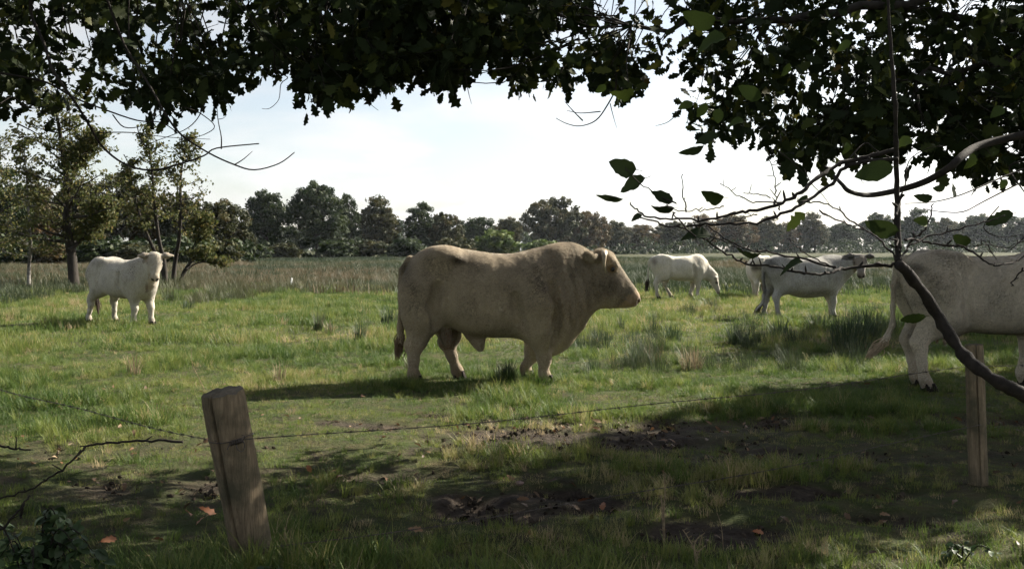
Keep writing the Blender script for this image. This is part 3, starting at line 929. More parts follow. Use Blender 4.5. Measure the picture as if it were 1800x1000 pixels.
BX = (680 + 600 / 3.572 - 900) / 1800 * 12.0
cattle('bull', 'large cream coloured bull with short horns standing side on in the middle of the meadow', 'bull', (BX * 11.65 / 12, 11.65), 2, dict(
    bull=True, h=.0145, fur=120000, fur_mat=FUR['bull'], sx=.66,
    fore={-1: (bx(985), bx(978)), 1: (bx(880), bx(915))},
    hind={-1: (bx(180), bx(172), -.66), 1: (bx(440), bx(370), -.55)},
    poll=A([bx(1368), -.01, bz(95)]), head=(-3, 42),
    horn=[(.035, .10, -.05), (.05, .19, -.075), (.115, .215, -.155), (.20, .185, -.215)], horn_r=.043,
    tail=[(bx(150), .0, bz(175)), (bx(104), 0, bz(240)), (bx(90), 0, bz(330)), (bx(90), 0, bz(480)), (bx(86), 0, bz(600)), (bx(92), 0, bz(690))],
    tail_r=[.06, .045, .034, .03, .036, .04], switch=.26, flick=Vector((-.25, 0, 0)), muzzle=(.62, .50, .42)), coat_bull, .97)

LX, LD = (222 - 900) / 1800 * 20.5, 20.5
cattle('cow', 'white cow facing the camera, standing in front of the slender trees', 'cow', (LX, LD), -33, dict(
    fur=40000, fur_mat=FUR['white'], h=.018, fore={-1: (.46, .47), 1: (.60, .56)}, hind={-1: (-.98, -.92, -.70), 1: (-.62, -.66, -.68)},
    neck=[((.52, 0, 1.05), (.93, -.06, 1.33), .27, .17, 1.35), ((.62, 0, .85), (.90, -.05, 1.18), .20, .13, 1.3)],
    poll=A([1.02, -.08, 1.475]), head=(-41, 62), ear=(.02, .20, -.03),
    tail=[(-.93, 0, 1.27), (-1.02, 0, 1.18), (-1.04, 0, .9), (-1.02, .02, .62), (-1.0, .03, .48)],
    switch=.36, switch_mat='hair_dark', muzzle=(.40, .30, .28), head_tint=(.95, .86, .80), ear_tint=(.62, .5, .42), stain_shade=[(-.6, 1.25, .2, .06, .5, (.5, .48, .45))]), coat_white, .98)

GX, GD = (1197 - 900) / 1800 * 31.0, 31.0
cattle('cow', 'bright white cow grazing with its head down in the distance', 'cow', (GX, GD), 6, dict(
    h=.024, fore={-1: (.50, .50), 1: (.36, .42)}, hind={-1: (-.80, -.86, -.70), 1: (-.30, -.5, -.62)},
    neck=[((.55, 0, 1.08), (1.05, 0, .72), .25, .14, 1.35), ((.55, 0, .88), (.98, 0, .65), .2, .12, 1.3)],
    poll=A([1.14, 0, .70]), head=(-6, 68), ear=(.03, .18, -.02),
    tail=[(-.93, 0, 1.27), (-1.03, 0, 1.17), (-1.05, 0, .9), (-1.06, .0, .65), (-1.09, 0, .48)],
    switch=.34, switch_mat='hair_dark', stain_shade=[(-.92, 1.18, .09, .12, .9, (.12, .10, .09)), (.38, 1.0, .06, .35, .5, (.35, .32, .3))]), coat_white, .96)  # the narrow upright patch is a shadow stripe painted behind the shoulder

KX, KD = (1336 - 900) / 1800 * 31.5, 31.5
cattle('cow', 'far cow seen from behind, half hidden by the grey cow', 'cow', (KX, KD), 82, dict(
    h=.028, fore={-1: (.50, .50), 1: (.42, .45)}, hind={-1: (-.80, -.86, -.70), 1: (-.70, -.78, -.68)},
    neck=[((.55, 0, 1.08), (1.05, 0, .72), .25, .14, 1.35)],
    poll=A([1.14, 0, .70]), head=(0, 68),
    tail=[(-.93, 0, 1.27), (-1.03, 0, 1.17), (-1.04, 0, .9), (-1.03, .0, .65), (-1.03, 0, .48)],
    switch=.3, stain_shade=[(-.95, 1.0, .25, .12, .9, (.14, .12, .1))]), coat_white, .95)

SX, SD = (1420 - 900) / 1800 * 22.5, 22.5
cattle('cow', 'grey white cow turning its head to look back, standing among the rushes', 'cow', (SX, SD), 9, dict(
    fur=40000, fur_mat=FUR['grey'], h=.018, fore={-1: (.52, .51), 1: (.64, .60)}, hind={-1: (-.76, -.82, -.68), 1: (-.92, -.90, -.70)},
    neck=[((.52, 0, 1.08), (.98, -.17, 1.27), .27, .15, 1.2), ((.62, 0, .88), (.95, -.14, 1.12), .22, .12, 1.2)],
    poll=A([1.07, -.32, 1.43]), head=(-113, 56), ear=(.02, .20, -.035),
    tail=[(-.93, 0, 1.27), (-1.02, 0, 1.18), (-1.04, 0, .9), (-1.0, -.03, .6), (-1.06, -.03, .36), (-1.2, -.03, .2)],
    tail_r=[.05, .04, .034, .034, .03], head_tint=(.40, .32, .26), ear_tint=(.16, .13, .11), belly=True, switch=.2, switch_mat='hair_dark', muzzle=(.25, .2, .18),
    stain_shade=[(-.92, 1.2, .1, .14, .95, (.12, .1, .09)), (1.05, 1.43, .15, .08, .6, (.35, .25, .18)), (-1.02, .7, .07, .4, .9, (.12, .1, .09)), (.15, .58, .5, .07, .6, (.4, .36, .32))]), coat_grey)

RX, RD = 5.22, 11.1
cattle('cow', 'cream cow cut off by the right edge, its tail swinging behind the fence post', 'cow', (RX, RD), 4, dict(
    fur=90000, fur_mat=FUR['cream'], h=.0165, fore={-1: (.50, .50), 1: (.40, .44)}, hind={-1: (-.79, -.86, -.68), 1: (-.72, -.80, -.66)},
    neck=[((.52, 0, 1.08), (1.0, 0, 1.30), .28, .17, 1.3), ((.62, 0, .88), (.95, 0, 1.12), .22, .14, 1.3)],
    poll=A([1.10, 0, 1.47]), head=(0, 45),
    tail=[(-.92, 0, 1.30), (-1.01, -.04, 1.23), (-1.06, -.06, 1.05), (-1.065, -.06, .84), (-1.07, -.06, .66), (-1.13, -.06, .53), (-1.20, -.06, .45)],
    tail_r=[.05, .034, .026, .024, .024, .026, .02], switch=.22, flick=Vector((-.5, 0, -.1)), switch_mat='hair_pale', udder=True,
    stain_shade=[(-.9, 1.22, .06, .05, .95, (.12, .1, .09)), (-.5, 1.34, .12, .04, .4, (.4, .36, .32)), (-.55, .62, .2, .06, .5, (.3, .25, .2))]), coat_cream, 1.08)

# ------------------------------------------------------------------ trees beyond the pasture
def tree_leaf(name, stops, trans=.3):
    return leafy(name, stops, trans, False, 'tint', .6, .15)
M['tree_dark'] = tree_leaf('leaf_dark_green', [(0, (.011, .020, .008)), (.5, (.024, .038, .013)), (1, (.050, .065, .021))])
M['tree_olive'] = tree_leaf('leaf_olive', [(0, (.020, .026, .011)), (.5, (.043, .048, .019)), (.8, (.072, .067, .026)), (1, (.10, .075, .033))])
M['tree_brown'] = tree_leaf('leaf_autumn', [(0, (.035, .036, .016)), (.4, (.070, .060, .026)), (.75, (.11, .075, .034)), (1, (.15, .085, .04))])
M['tree_light'] = tree_leaf('leaf_light_green', [(0, (.05, .08, .02)), (.5, (.085, .12, .03)), (1, (.13, .15, .045))])
M['alder'] = tree_leaf('leaf_alder', [(0, (.030, .042, .013)), (.4, (.060, .072, .022)), (.75, (.11, .105, .034)), (1, (.16, .12, .05))], .4)

def leaf_cloud(rng, C, rad, per, size, flat=.7, drop=0.0):
    """Small crossed leaf faces gathered round the points C."""
    n = len(C) * per
    c = np.repeat(C, per, 0); r = np.repeat(np.broadcast_to(rad, (len(C),)), per)
    g = rng.normal(0, 1, (n, 3)); g /= np.linalg.norm(g, axis=1)[:, None] + 1e-9
    g *= (rng.random(n) ** .45 * r)[:, None]; g[:, 2] *= flat
    p = c + g
    nv = g / (np.linalg.norm(g, axis=1)[:, None] + 1e-9) + rng.normal(0, .45, (n, 3))     # faces lie round the clump, so it reads as a lit tuft
    a = np.cross(nv, rng.normal(0, 1, (n, 3))); a /= np.linalg.norm(a, axis=1)[:, None] + 1e-9
    b = np.cross(nv, a); b /= np.linalg.norm(b, axis=1)[:, None] + 1e-9
    s = size * (.55 + .9 * rng.random(n))[:, None]
    a *= s; b *= s * .62
    V = np.stack([p - a, p - a * .1 + b, p + a, p + a * .05 - b * .9], 1).reshape(-1, 3)
    F = np.arange(n * 4).reshape(-1, 4)
    return V, F, n

def set_tint(me, T):
    at_ = me.attributes.new('tint', 'FLOAT', 'POINT')
    at_.data.foreach_set('value', np.asarray(T, np.float32))

def crown_tree(seed, H, W, base=.22, clumps=150, per=42, leaf=.30, rad=.11, trunk=.022, lean=0.0, lobes=6, shape=1.0, limbs=26):
    """Broad-leaved tree of height H and width W: trunk and limbs, crown. Returns two meshes' data."""
    rng = np.random.default_rng(seed)
    cz = H * (1 + base) / 2; rz = H * (1 - base) / 2; rx = W / 2
    # uneven outline: a few big lobes plus noise
    ld = rng.normal(0, 1, (lobes, 3)); ld /= np.linalg.norm(ld, axis=1)[:, None]; lw = rng.uniform(-.25, .22, lobes)
    C = []
    while len(C) < clumps:
        d = rng.normal(0, 1, 3); d /= np.linalg.norm(d)
        k = 1 + float((lw * np.exp(-((1 - ld @ d) * 3.0))).sum())
        r = rng.random() ** (.38) * k * .93
        p = np.array([d[0] * rx * r, d[1] * rx * r, cz + d[2] * rz * r])
        taper = 1 - shape * .22 * max(0, (p[2] - cz) / rz)
        p[0] *= taper; p[1] *= taper
        p[0] += lean * p[2]
        if p[2] < H * base * .75: continue
        C.append(p)
    C = np.array(C)
    V, F, n = leaf_cloud(rng, C, H * rad * rng.uniform(.6, 1.25, len(C)), per, leaf)
    tint = np.repeat(np.clip(np.repeat(rng.random(len(C)), per) * .6 + rng.random(n) * .5 - .05, 0, 1), 4)
    mb = MB()
    tr = H * trunk
    tp = [Vector((0, 0, -.2)), Vector((0, 0, H * .02)), Vector((lean * H * .3 + rng.normal(0, tr * .5), rng.normal(0, tr * .5), H * .3)),
          Vector((lean * H * .55 + rng.normal(0, tr), rng.normal(0, tr), H * .55)), Vector((lean * H * .85, 0, H * .86))]
    tc = curve(tp, 4)
    mb.tube(tc, list(np.interp(np.linspace(0, 1, len(tc)), [0, .08, .4, 1], [tr * 1.35, tr, tr * .72, tr * .15])), 7, False)
    order = rng.permutation(len(C))[:limbs]
    for i in order:
        e = Vector(C[i]); zt = min(max(e.z * rng.uniform(.45, .75), H * base * .7), H * .8)
        s = Vector((lean * zt, 0, zt)); m = s.lerp(e, .5) + Vector((0, 0, -H * .02))
        cc = curve([s, m, e], 3)
        mb.tube(cc, list(np.linspace(tr * .36, tr * .06, len(cc))), 5, False)
    return V, F, tint, mb

def make_protos(prefix, mats, specs):
    out = []
    for k, sp in enumerate(specs):
        V, F, T, mb = crown_tree(**sp)
        per = []
        tm = mb.mesh(prefix + '_trunk', M['alder_bark'])
        for mname in mats:
            me = np_mesh(prefix + '_crown', V, F, M[mname], False); set_tint(me, T)
            per.append(me)
        out.append((tm, dict(zip(mats, per)), sp['H'], sp['W']))
    return out

BROAD = make_protos('broad', ['tree_dark', 'tree_olive', 'tree_brown'], [
    dict(seed=1, H=16, W=15, base=.10, clumps=200, per=80, leaf=.30, rad=.085, lobes=8),
    dict(seed=2, H=16, W=12, base=.15, clumps=160, per=80, leaf=.30, rad=.085, lobes=9, shape=1.4),
    dict(seed=3, H=14, W=17, base=.06, clumps=210, per=80, leaf=.32, rad=.085, lobes=9, shape=.6),
    dict(seed=4, H=16, W=11, base=.22, clumps=105, per=75, leaf=.29, rad=.085, lobes=10, shape=1.2),
    dict(seed=5, H=12, W=14, base=.02, clumps=170, per=78, leaf=.31, rad=.10, lobes=8, shape=.8)])
BUSH = make_protos('bush', ['tree_dark', 'tree_olive', 'tree_brown', 'tree_light'], [
    dict(seed=21, H=5, W=7, base=0.0, clumps=70, per=40, leaf=.30, rad=.17, trunk=.02, lobes=7, limbs=14),
    dict(seed=22, H=4, W=5, base=0.0, clumps=50, per=40, leaf=.28, rad=.19, trunk=.02, lobes=7, limbs=12)])

def plant_tree(name, proto, mat, px, top, width, d, label, cat, group, rz):
    tm, crowns, H, W = proto
    x = (px - 900) / 1800 * d
    h = (HZ - top) / 1800 * d + EYE
    w = width / 1800 * d
    z = ghs(x, d)
    root = thing(name, (x, d, z), label, cat, group, rz)
    root.scale = (w / W, w / W, h / H)
    child('trunk', tm, root, False)
    child('crown', crowns[mat], root, False, 'stuff')
    return root

# bearing (px), top row, width (px), distance, prototype, leaf colour, description
FAR = [
 (470, 326, 90, 185, 0, 'tree_dark', 'dark green broad tree, left neighbour of the tallest dark tree in the middle'),
 (556, 311, 118, 180, 0, 'tree_dark', 'tallest dark green tree of the row, with a full round crown'),
 (612, 338, 46, 190, 3, 'tree_dark', 'narrow dark tree leaning on the right side of the tallest dark tree'),
 (671, 346, 88, 195, 1, 'tree_olive', 'olive brown tree with a pointed crown between two dark groups'),
 (740, 354, 66, 200, 3, 'tree_dark', 'thin crowned dark tree with a feathery top left of the bull'),
 (778, 372, 78, 200, 2, 'tree_olive', 'low olive tree behind the bull\'s rump'),
 (842, 378, 86, 240, 4, 'tree_dark', 'rounded dark tree above the back of the bull'),
 (892, 378, 62, 250, 0, 'tree_olive', 'olive tree touching the left side of the large round oak'),
 (975, 344, 118, 290, 2, 'tree_olive', 'large round dome shaped oak above the shoulders of the bull'),
 (1035, 366, 74, 296, 4, 'tree_brown', 'brownish right shoulder tree of the large round oak'),
 (1082, 384, 62, 340, 0, 'tree_olive', 'grey olive tree above the head of the bull'),
 (1128, 392, 72, 345, 4, 'tree_brown', 'low russet tree between the bull\'s head and the grazing cow'),
 (1185, 388, 80, 350, 2, 'tree_olive', 'broad low tree above the grazing cow'),
 (1240, 378, 60, 360, 1, 'tree_brown', 'russet tree right of the grazing cow'),
 (1290, 372, 80, 370, 0, 'tree_brown', 'round hazy russet tree left of the grey cow'),
 (1345, 382, 62, 380, 1, 'tree_olive', 'slim hazy tree above the rump of the grey cow'),
 (1388, 386, 56, 390, 4, 'tree_brown', 'low hazy tree above the back of the grey cow'),
 (1432, 374, 62, 380, 1, 'tree_olive', 'pointed hazy tree above the neck of the grey cow'),
 (1482, 388, 66, 420, 0, 'tree_dark', 'hazy blue tree right of the grey cow\'s head'),
 (1540, 372, 72, 430, 2, 'tree_dark', 'hazy round tree just left of the sapling stem'),
 (1607, 366, 66, 430, 1, 'tree_dark', 'taller hazy tree just right of the sapling stem'),
 (1662, 382, 80, 450, 2, 'tree_olive', 'broad hazy tree above the hips of the cut off cow'),
 (1722, 372, 84, 450, 0, 'tree_dark', 'second hazy tree from the right edge'),
 (1785, 376, 90, 455, 4, 'tree_dark', 'hazy tree at the right edge of the view'),
 (1860, 374, 90, 460, 0, 'tree_dark', 'hazy tree just beyond the right edge of the view'),
 # wood behind the slender trees on the left
 (-90, 300, 150, 118, 0, 'tree_dark', 'dark tree of the wood, beyond the left edge of the view'),
 (-10, 292, 120, 112, 1, 'tree_dark', 'dark tree of the wood at the left edge of the view'),
 (62, 318, 110, 120, 4, 'tree_brown', 'autumn coloured tree of the wood behind the thin birch'),
 (140, 306, 120, 124, 0, 'tree_olive', 'olive tree of the wood behind the thick alder trunk'),
 (205, 300, 110, 116, 3, 'tree_olive', 'open olive tree of the wood right of the thick alder'),
 (262, 330, 110, 120, 4, 'tree_brown', 'russet tree of the wood right behind the white cow\'s head'),
 (322, 340, 100, 118, 2, 'tree_olive', 'dark olive tree of the wood behind the forked stems'),
 (385, 344, 118, 112, 0, 'tree_olive', 'round olive tree at the right end of the left wood'),
 (425, 398, 50, 125, 4, 'tree_olive', 'low tree closing the right end of the left wood'),
]
for k, (px, top, w, d, pr, mt, lab) in enumerate(FAR):
    plant_tree('broadleaf_tree', BROAD[pr], mt, px, top, w, d, lab, 'tree',
               'trees of the left wood' if k >= 25 else 'trees along the far side of the meadow', 1.3 * k)
BUSHES = [
 (872, 402, 96, 205, 0, 'tree_light', 'light green bush behind the middle of the bull\'s back'),
 (955, 420, 70, 215, 1, 'tree_light', 'low light green bush behind the shoulders of the bull'),
 (505, 424, 70, 170, 1, 'tree_olive', 'dark bush at the foot of the left dark tree'),
 (590, 420, 80, 172, 0, 'tree_dark', 'bush right below the tallest dark tree'),
 (650, 420, 80, 178, 1, 'tree_olive', 'bush under the olive brown tree'),
 (715, 416, 80, 176, 0, 'tree_dark', 'dark bush left of the bull\'s rump'),
 (800, 416, 90, 188, 0, 'tree_olive', 'olive bush behind the bull\'s hip'),
 (440, 424, 90, 150, 0, 'tree_dark', 'bush between the left wood and the dark trees'),
 (20, 420, 120, 92, 0, 'tree_dark', 'dark bush of the undergrowth at the left edge'),
 (95, 424, 100, 94, 1, 'tree_brown', 'brown bush of the undergrowth left of the thick alder'),
 (185, 418, 120, 96, 0, 'tree_dark', 'dark bush of the undergrowth above the white cow\'s back'),
 (245, 424, 110, 92, 1, 'tree_olive', 'olive bush of the undergrowth left of the white cow\'s head'),
 (330, 418, 120, 96, 0, 'tree_dark', 'dark bush of the undergrowth right of the forked stems'),
 (395, 420, 90, 98, 1, 'tree_olive', 'olive bush of the undergrowth at the right end of the wood'),
]
for k, (px, top, w, d, pr, mt, lab) in enumerate(BUSHES):
    plant_tree('bush', BUSH[pr], mt, px, top, w, d, lab, 'bush', 'bushes at the foot of the trees', 1.7 * k + .4)

# far wood that reads as one mass behind the row
def far_wood():
    rng = np.random.default_rng(77)
    n = 1500
    px = rng.uniform(380, 2100, n); d = rng.uniform(470, 600, n)
    x = (px - 900) / 1800 * d
    hmax = 10.5 + 4 * vnoise(px / 60, px * 0, 4)
    z = rng.random(n) ** .8 * hmax
    C = np.stack([x, d, z], 1)
    V, F, m = leaf_cloud(rng, C, rng.uniform(1.6, 3.0, n), 14, 1.3)
    me = np_mesh('distant_wood', V, F, M['tree_dark'], False)
    set_tint(me, np.repeat(np.clip(np.repeat(rng.random(n), 14) * .7 + rng.random(m) * .3, 0, 1), 4))
    o = bpy.data.objects.new('distant_wood', me); COL.objects.link(o)
    tag(o, 'hazy mass of distant wood closing the horizon', 'wood', kind='stuff')
    # tangled undergrowth along the foot of the nearer rows
    n = 1600
    px = np.concatenate([rng.uniform(-200, 440, 450), rng.uniform(430, 1110, 450), rng.uniform(1080, 1950, 700)])
    d = np.concatenate([rng.uniform(100, 112, 450), np.interp(px[450:], [430, 800, 1110, 1300, 1950], [165, 200, 300, 360, 440]) + rng.uniform(0, 14, 1150)])
    x = (px - 900) / 1800 * d
    C = np.stack([x, d, rng.random(n) ** 1.6 * np.where(d < 130, 2.4, np.where(d < 310, 3.0, 4.5))], 1)
    V, F, m = leaf_cloud(rng, C, rng.uniform(.5, 1.1, n) * np.where(d > 310, 2.0, 1.0), 22, .36)
    me = np_mesh('undergrowth', V, F, M['tree_dark'], False)
    set_tint(me, np.repeat(np.clip(np.repeat(rng.random(n), 22) * .6 + rng.random(m) * .3, 0, 1), 4))
    o = bpy.data.objects.new('undergrowth', me); COL.objects.link(o)
    tag(o, 'tangled undergrowth along the foot of the trees', 'undergrowth', kind='stuff')
far_wood()

# slender trees standing in the meadow on the left
def slender_tree(name, label, cat, base_px, base_py, stems, bark_m, leaf_m, seed, density=1.0, leaf=.065, group=None, reach=.55, up=.55):
    """stems: polylines (px, py) with the width in px at the foot; boughs and leaf sprays grow from them."""
    d = 2700.0 / (base_py - HZ)
    rng = np.random.default_rng(seed)
    x0 = (base_px - 900) / 1800 * d
    root = thing(name, (x0, d, ghs(x0, d)), label, cat, group)
    C = []; CR = []
    for (pts, wid, lo, spread) in stems:
        mb = MB()
        P = [at(a, b, d + 0.25 * math.sin(k * 1.7)) for k, (a, b) in enumerate(pts)]
        if pts[0][1] >= base_py - 6: P[0] = Vector((P[0].x, d, ghs(P[0].x, d) - .1))
        cc = curve(P, 6)
        r0 = wid / 1800 * d / 2
        rad = np.interp(np.linspace(0, 1, len(cc)), [0, .06, .5, 1], [r0 * 1.3, r0, r0 * .62, r0 * .12])
        mb.tube(cc, list(rad), 8, False)
        L = len(cc)
        nb = int(30 * density * (1 - lo) * 1.7)
        for i in range(nb):
            t = lo + (1 - lo) * (i + rng.random()) / nb
            k = min(int(t * (L - 1)), L - 2); s = cc[k]
            az = rng.uniform(0, 2 * math.pi)
            ln = spread * 1.2 * (1.12 - t * .72) * rng.uniform(.6, 1.15)
            dv = Vector((math.cos(az), math.sin(az) * .9, up * rng.uniform(.3, 1.3)))
            e = s + dv * ln; m = s + dv * ln * .5 + Vector((0, 0, -.06 * ln))
            bc = curve([s, m, e], 4)
            mb.tube(bc, list(np.linspace(float(rad[k]) * .42 + .006, .006, len(bc))), 5, False)
            for q in range(7):
                b0 = bc[rng.integers(2, len(bc))]
                tw = b0 + Vector((rng.normal(0, .5), rng.normal(0, .5), rng.normal(.10, .28))) * ln * .62
                mb.tube([b0, (b0 + tw) / 2 + Vector((0, 0, .03)), tw], [.011, .007, .004], 4, False)
                for z in range(4):
                    C.append(tuple(b0.lerp(tw, rng.uniform(.25, 1.1)))); CR.append(rng.uniform(.12, .42))
        child('trunk', mb.mesh('trunk', M[bark_m]), root)
    C = np.array(C); CR = np.array(CR)
    per = max(3, int(4.5 * density))
    V, F, n = leaf_cloud(rng, C, CR, per, leaf, .75)
    me = np_mesh('crown', V, F, M[leaf_m], False)
    set_tint(me, np.repeat(np.clip(np.repeat(rng.random(len(C)), per) * .65 + rng.random(n) * .45 - .05, 0, 1), 4))
    child('crown', me, root, True, 'stuff')
    return root

slender_tree('alder_tree', 'tall alder with a thick dark trunk left of the white cow', 'tree', 130, 508,
    [([(131, 508), (126, 450), (118, 400), (119, 350), (115, 300), (108, 250), (100, 205), (92, 175)], 19, .20, 1.9),
     ([(117, 330), (135, 300), (152, 268), (172, 235)], 8, .35, .8),
     ([(122, 440), (145, 420), (170, 385), (185, 360)], 7, .3, .9)], 'alder_bark', 'alder', 3, .95)
slender_tree('birch_tree', 'thin pale birch stem near the left edge', 'tree', 51, 508,
    [([(51, 508), (51, 470), (54, 430), (50, 380), (48, 330), (44, 280), (40, 240)], 7, .25, .8)], 'birch_bark', 'alder', 4, .8)
slender_tree('alder_tree', 'sparse alder with two bare slanting stems behind the white cow\'s head', 'tree', 290, 500,
    [([(291, 500), (284, 470), (262, 420), (243, 370), (232, 320), (226, 285)], 8, .45, .8),
     ([(292, 500), (288, 460), (279, 420), (272, 360), (268, 310), (262, 262), (258, 225)], 9, .45, .9)], 'alder_bark', 'alder', 5, .75)
slender_tree('alder_tree', 'sparse alder with a straight stem and open top right of the white cow', 'tree', 306, 501,
    [([(304, 501), (308, 460), (316, 410), (317, 360), (318, 310), (324, 270), (328, 240)], 9, .38, 1.0)], 'alder_bark', 'alder', 6, .8)
slender_tree('alder_tree', 'low leaning alder with bare branches reaching to the right', 'tree', 314, 502,
    [([(314, 502), (324, 478), (340, 455), (352, 445), (366, 440)], 8, .55, .5),
     ([(328, 474), (345, 463), (370, 460), (395, 462)], 4, .75, .3),
     ([(334, 462), (342, 430), (352, 405), (356, 380)], 4, .4, .6)], 'alder_bark', 'alder', 7, .6)
slender_tree('alder_tree', 'leafy alder at the far left edge of the meadow', 'tree', -30, 498,
    [([(-30, 498), (-26, 430), (-20, 360), (-12, 300), (-4, 250)], 12, .2, 1.6)], 'alder_bark', 'alder', 8, .8)

# ------------------------------------------------------------------ leaves
def lobed_leaf(seed, mat, lobes=4, depth=.42, width=.30, curl=.18):
    """Oak leaf, unit length along +x, lobed edge, folded at the midrib."""
    r = random.Random(seed); V = []; F = []
    n = lobes * 2 + 1
    xs = [0.06 + .94 * i / n for i in range(n + 1)]
    mid = []; le = []; ri = []
    for i, x in enumerate(xs):
        env = width * (math.sin(math.pi * min(1, x * .92 + .03)) ** .7) * (.55 + .65 * x)
        w = env * (1 - depth * (i % 2 == 0)) * r.uniform(.85, 1.15)
        z = -curl * x * x
        mid.append((x, 0, z - .0)); le.append((x + .03 * (i % 2), w, z + .10 * w + r.gauss(0, .02))); ri.append((x + .03 * (i % 2), -w, z + .10 * w + r.gauss(0, .02)))
    V = mid + le + ri; m = n + 1
    for i in range(n):
        F.append((i, i + 1, m + i + 1, m + i)); F.append((i + 1, i, 2 * m + i, 2 * m + i + 1))
    b = len(V)
    V += [(-.10, .008, .0), (-.10, -.008, .0), (.07, -.01, 0), (.07, .01, 0)]
    F.append((b, b + 1, b + 2, b + 3))
    mb = MB(); mb.add(V, F)
    return mb.mesh('leaf', mat)

def ovate_leaf(seed, mat, tint, width=.36, curl=.25, teeth=True, fold=.16, ragged=0.0):
    r = random.Random(seed); n = 10
    mid = []; le = []; ri = []
    for i in range(n + 1):
        x = i / n
        w = width * (math.sin(math.pi * x ** .82) ** .75 if 0 < x < 1 else 0)
        z = -curl * x * x + .05 * math.sin(x * 5 + seed)
        t = (.05 if i % 2 else -.02) * teeth
        wl = max(0, w * (1 + t + r.gauss(0, .04)) - ragged * r.random() * w); wr = max(0, w * (1 + t + r.gauss(0, .04)) - ragged * r.random() * w)
        mid.append((x, 0, z)); le.append((x + .02, wl, z + fold * wl + r.gauss(0, .012))); ri.append((x + .02, -wr, z + fold * wr + r.gauss(0, .012)))
    V = mid + le + ri; m = n + 1; F = []
    for i in range(n):
        F.append((i, i + 1, m + i + 1, m + i)); F.append((i + 1, i, 2 * m + i, 2 * m + i + 1))
    b = len(V)
    V += [(-.22, .008, .03), (-.22, -.008, .03), (.04, -.012, 0), (.04, .012, 0)]; F.append((b, b + 1, b + 2, b + 3))
    mb = MB(); mb.add(V, F); me = mb.mesh('leaf', mat)
    set_tint(me, [tint] * len(V))
    return me

OAK = [lobed_leaf(k, M['oak_leaf'], 3 + k % 2, .36 + .06 * (k % 3), .36 + .04 * (k % 3), .10 + .12 * (k % 4)) for k in range(7)]

# lower edge of the overhanging foliage as seen from the lens: bearing (px), row
EDGE = np.array([(-700, 150), (-300, 230), (0, 212), (60, 205), (120, 205), (165, 190), (190, 160), (250, 205), (310, 195), (335, 165), (390, 172), (410, 150), (428, 118), (460, 138), (505, 120),
                 (545, 182), (595, 168), (622, 178), (655, 172), (690, 150), (735, 122), (757, 150), (800, 160), (818, 124), (850, 102), (880, 98), (894, 160), (950, 152), (1000, 142), (1050, 138), (1090, 150), (1125, 195), (1145, 150),
                 (1185, 178), (1215, 215), (1240, 255), (1284, 248), (1338, 258), (1395, 302), (1430, 290), (1467, 296), (1511, 306), (1572, 280), (1644, 288), (1702, 312), (1733, 314), (1800, 318), (2000, 300), (2600, 200)], float)
SPARSE = np.array([(-300, .7), (0, .62), (150, .72), (300, .85), (420, .95), (600, 1.0), (830, 1.0), (1000, .95), (1150, .75), (1250, .85), (1400, 1.0), (1700, 1.0), (1800, 1.0), (2600, 1.0)], float)

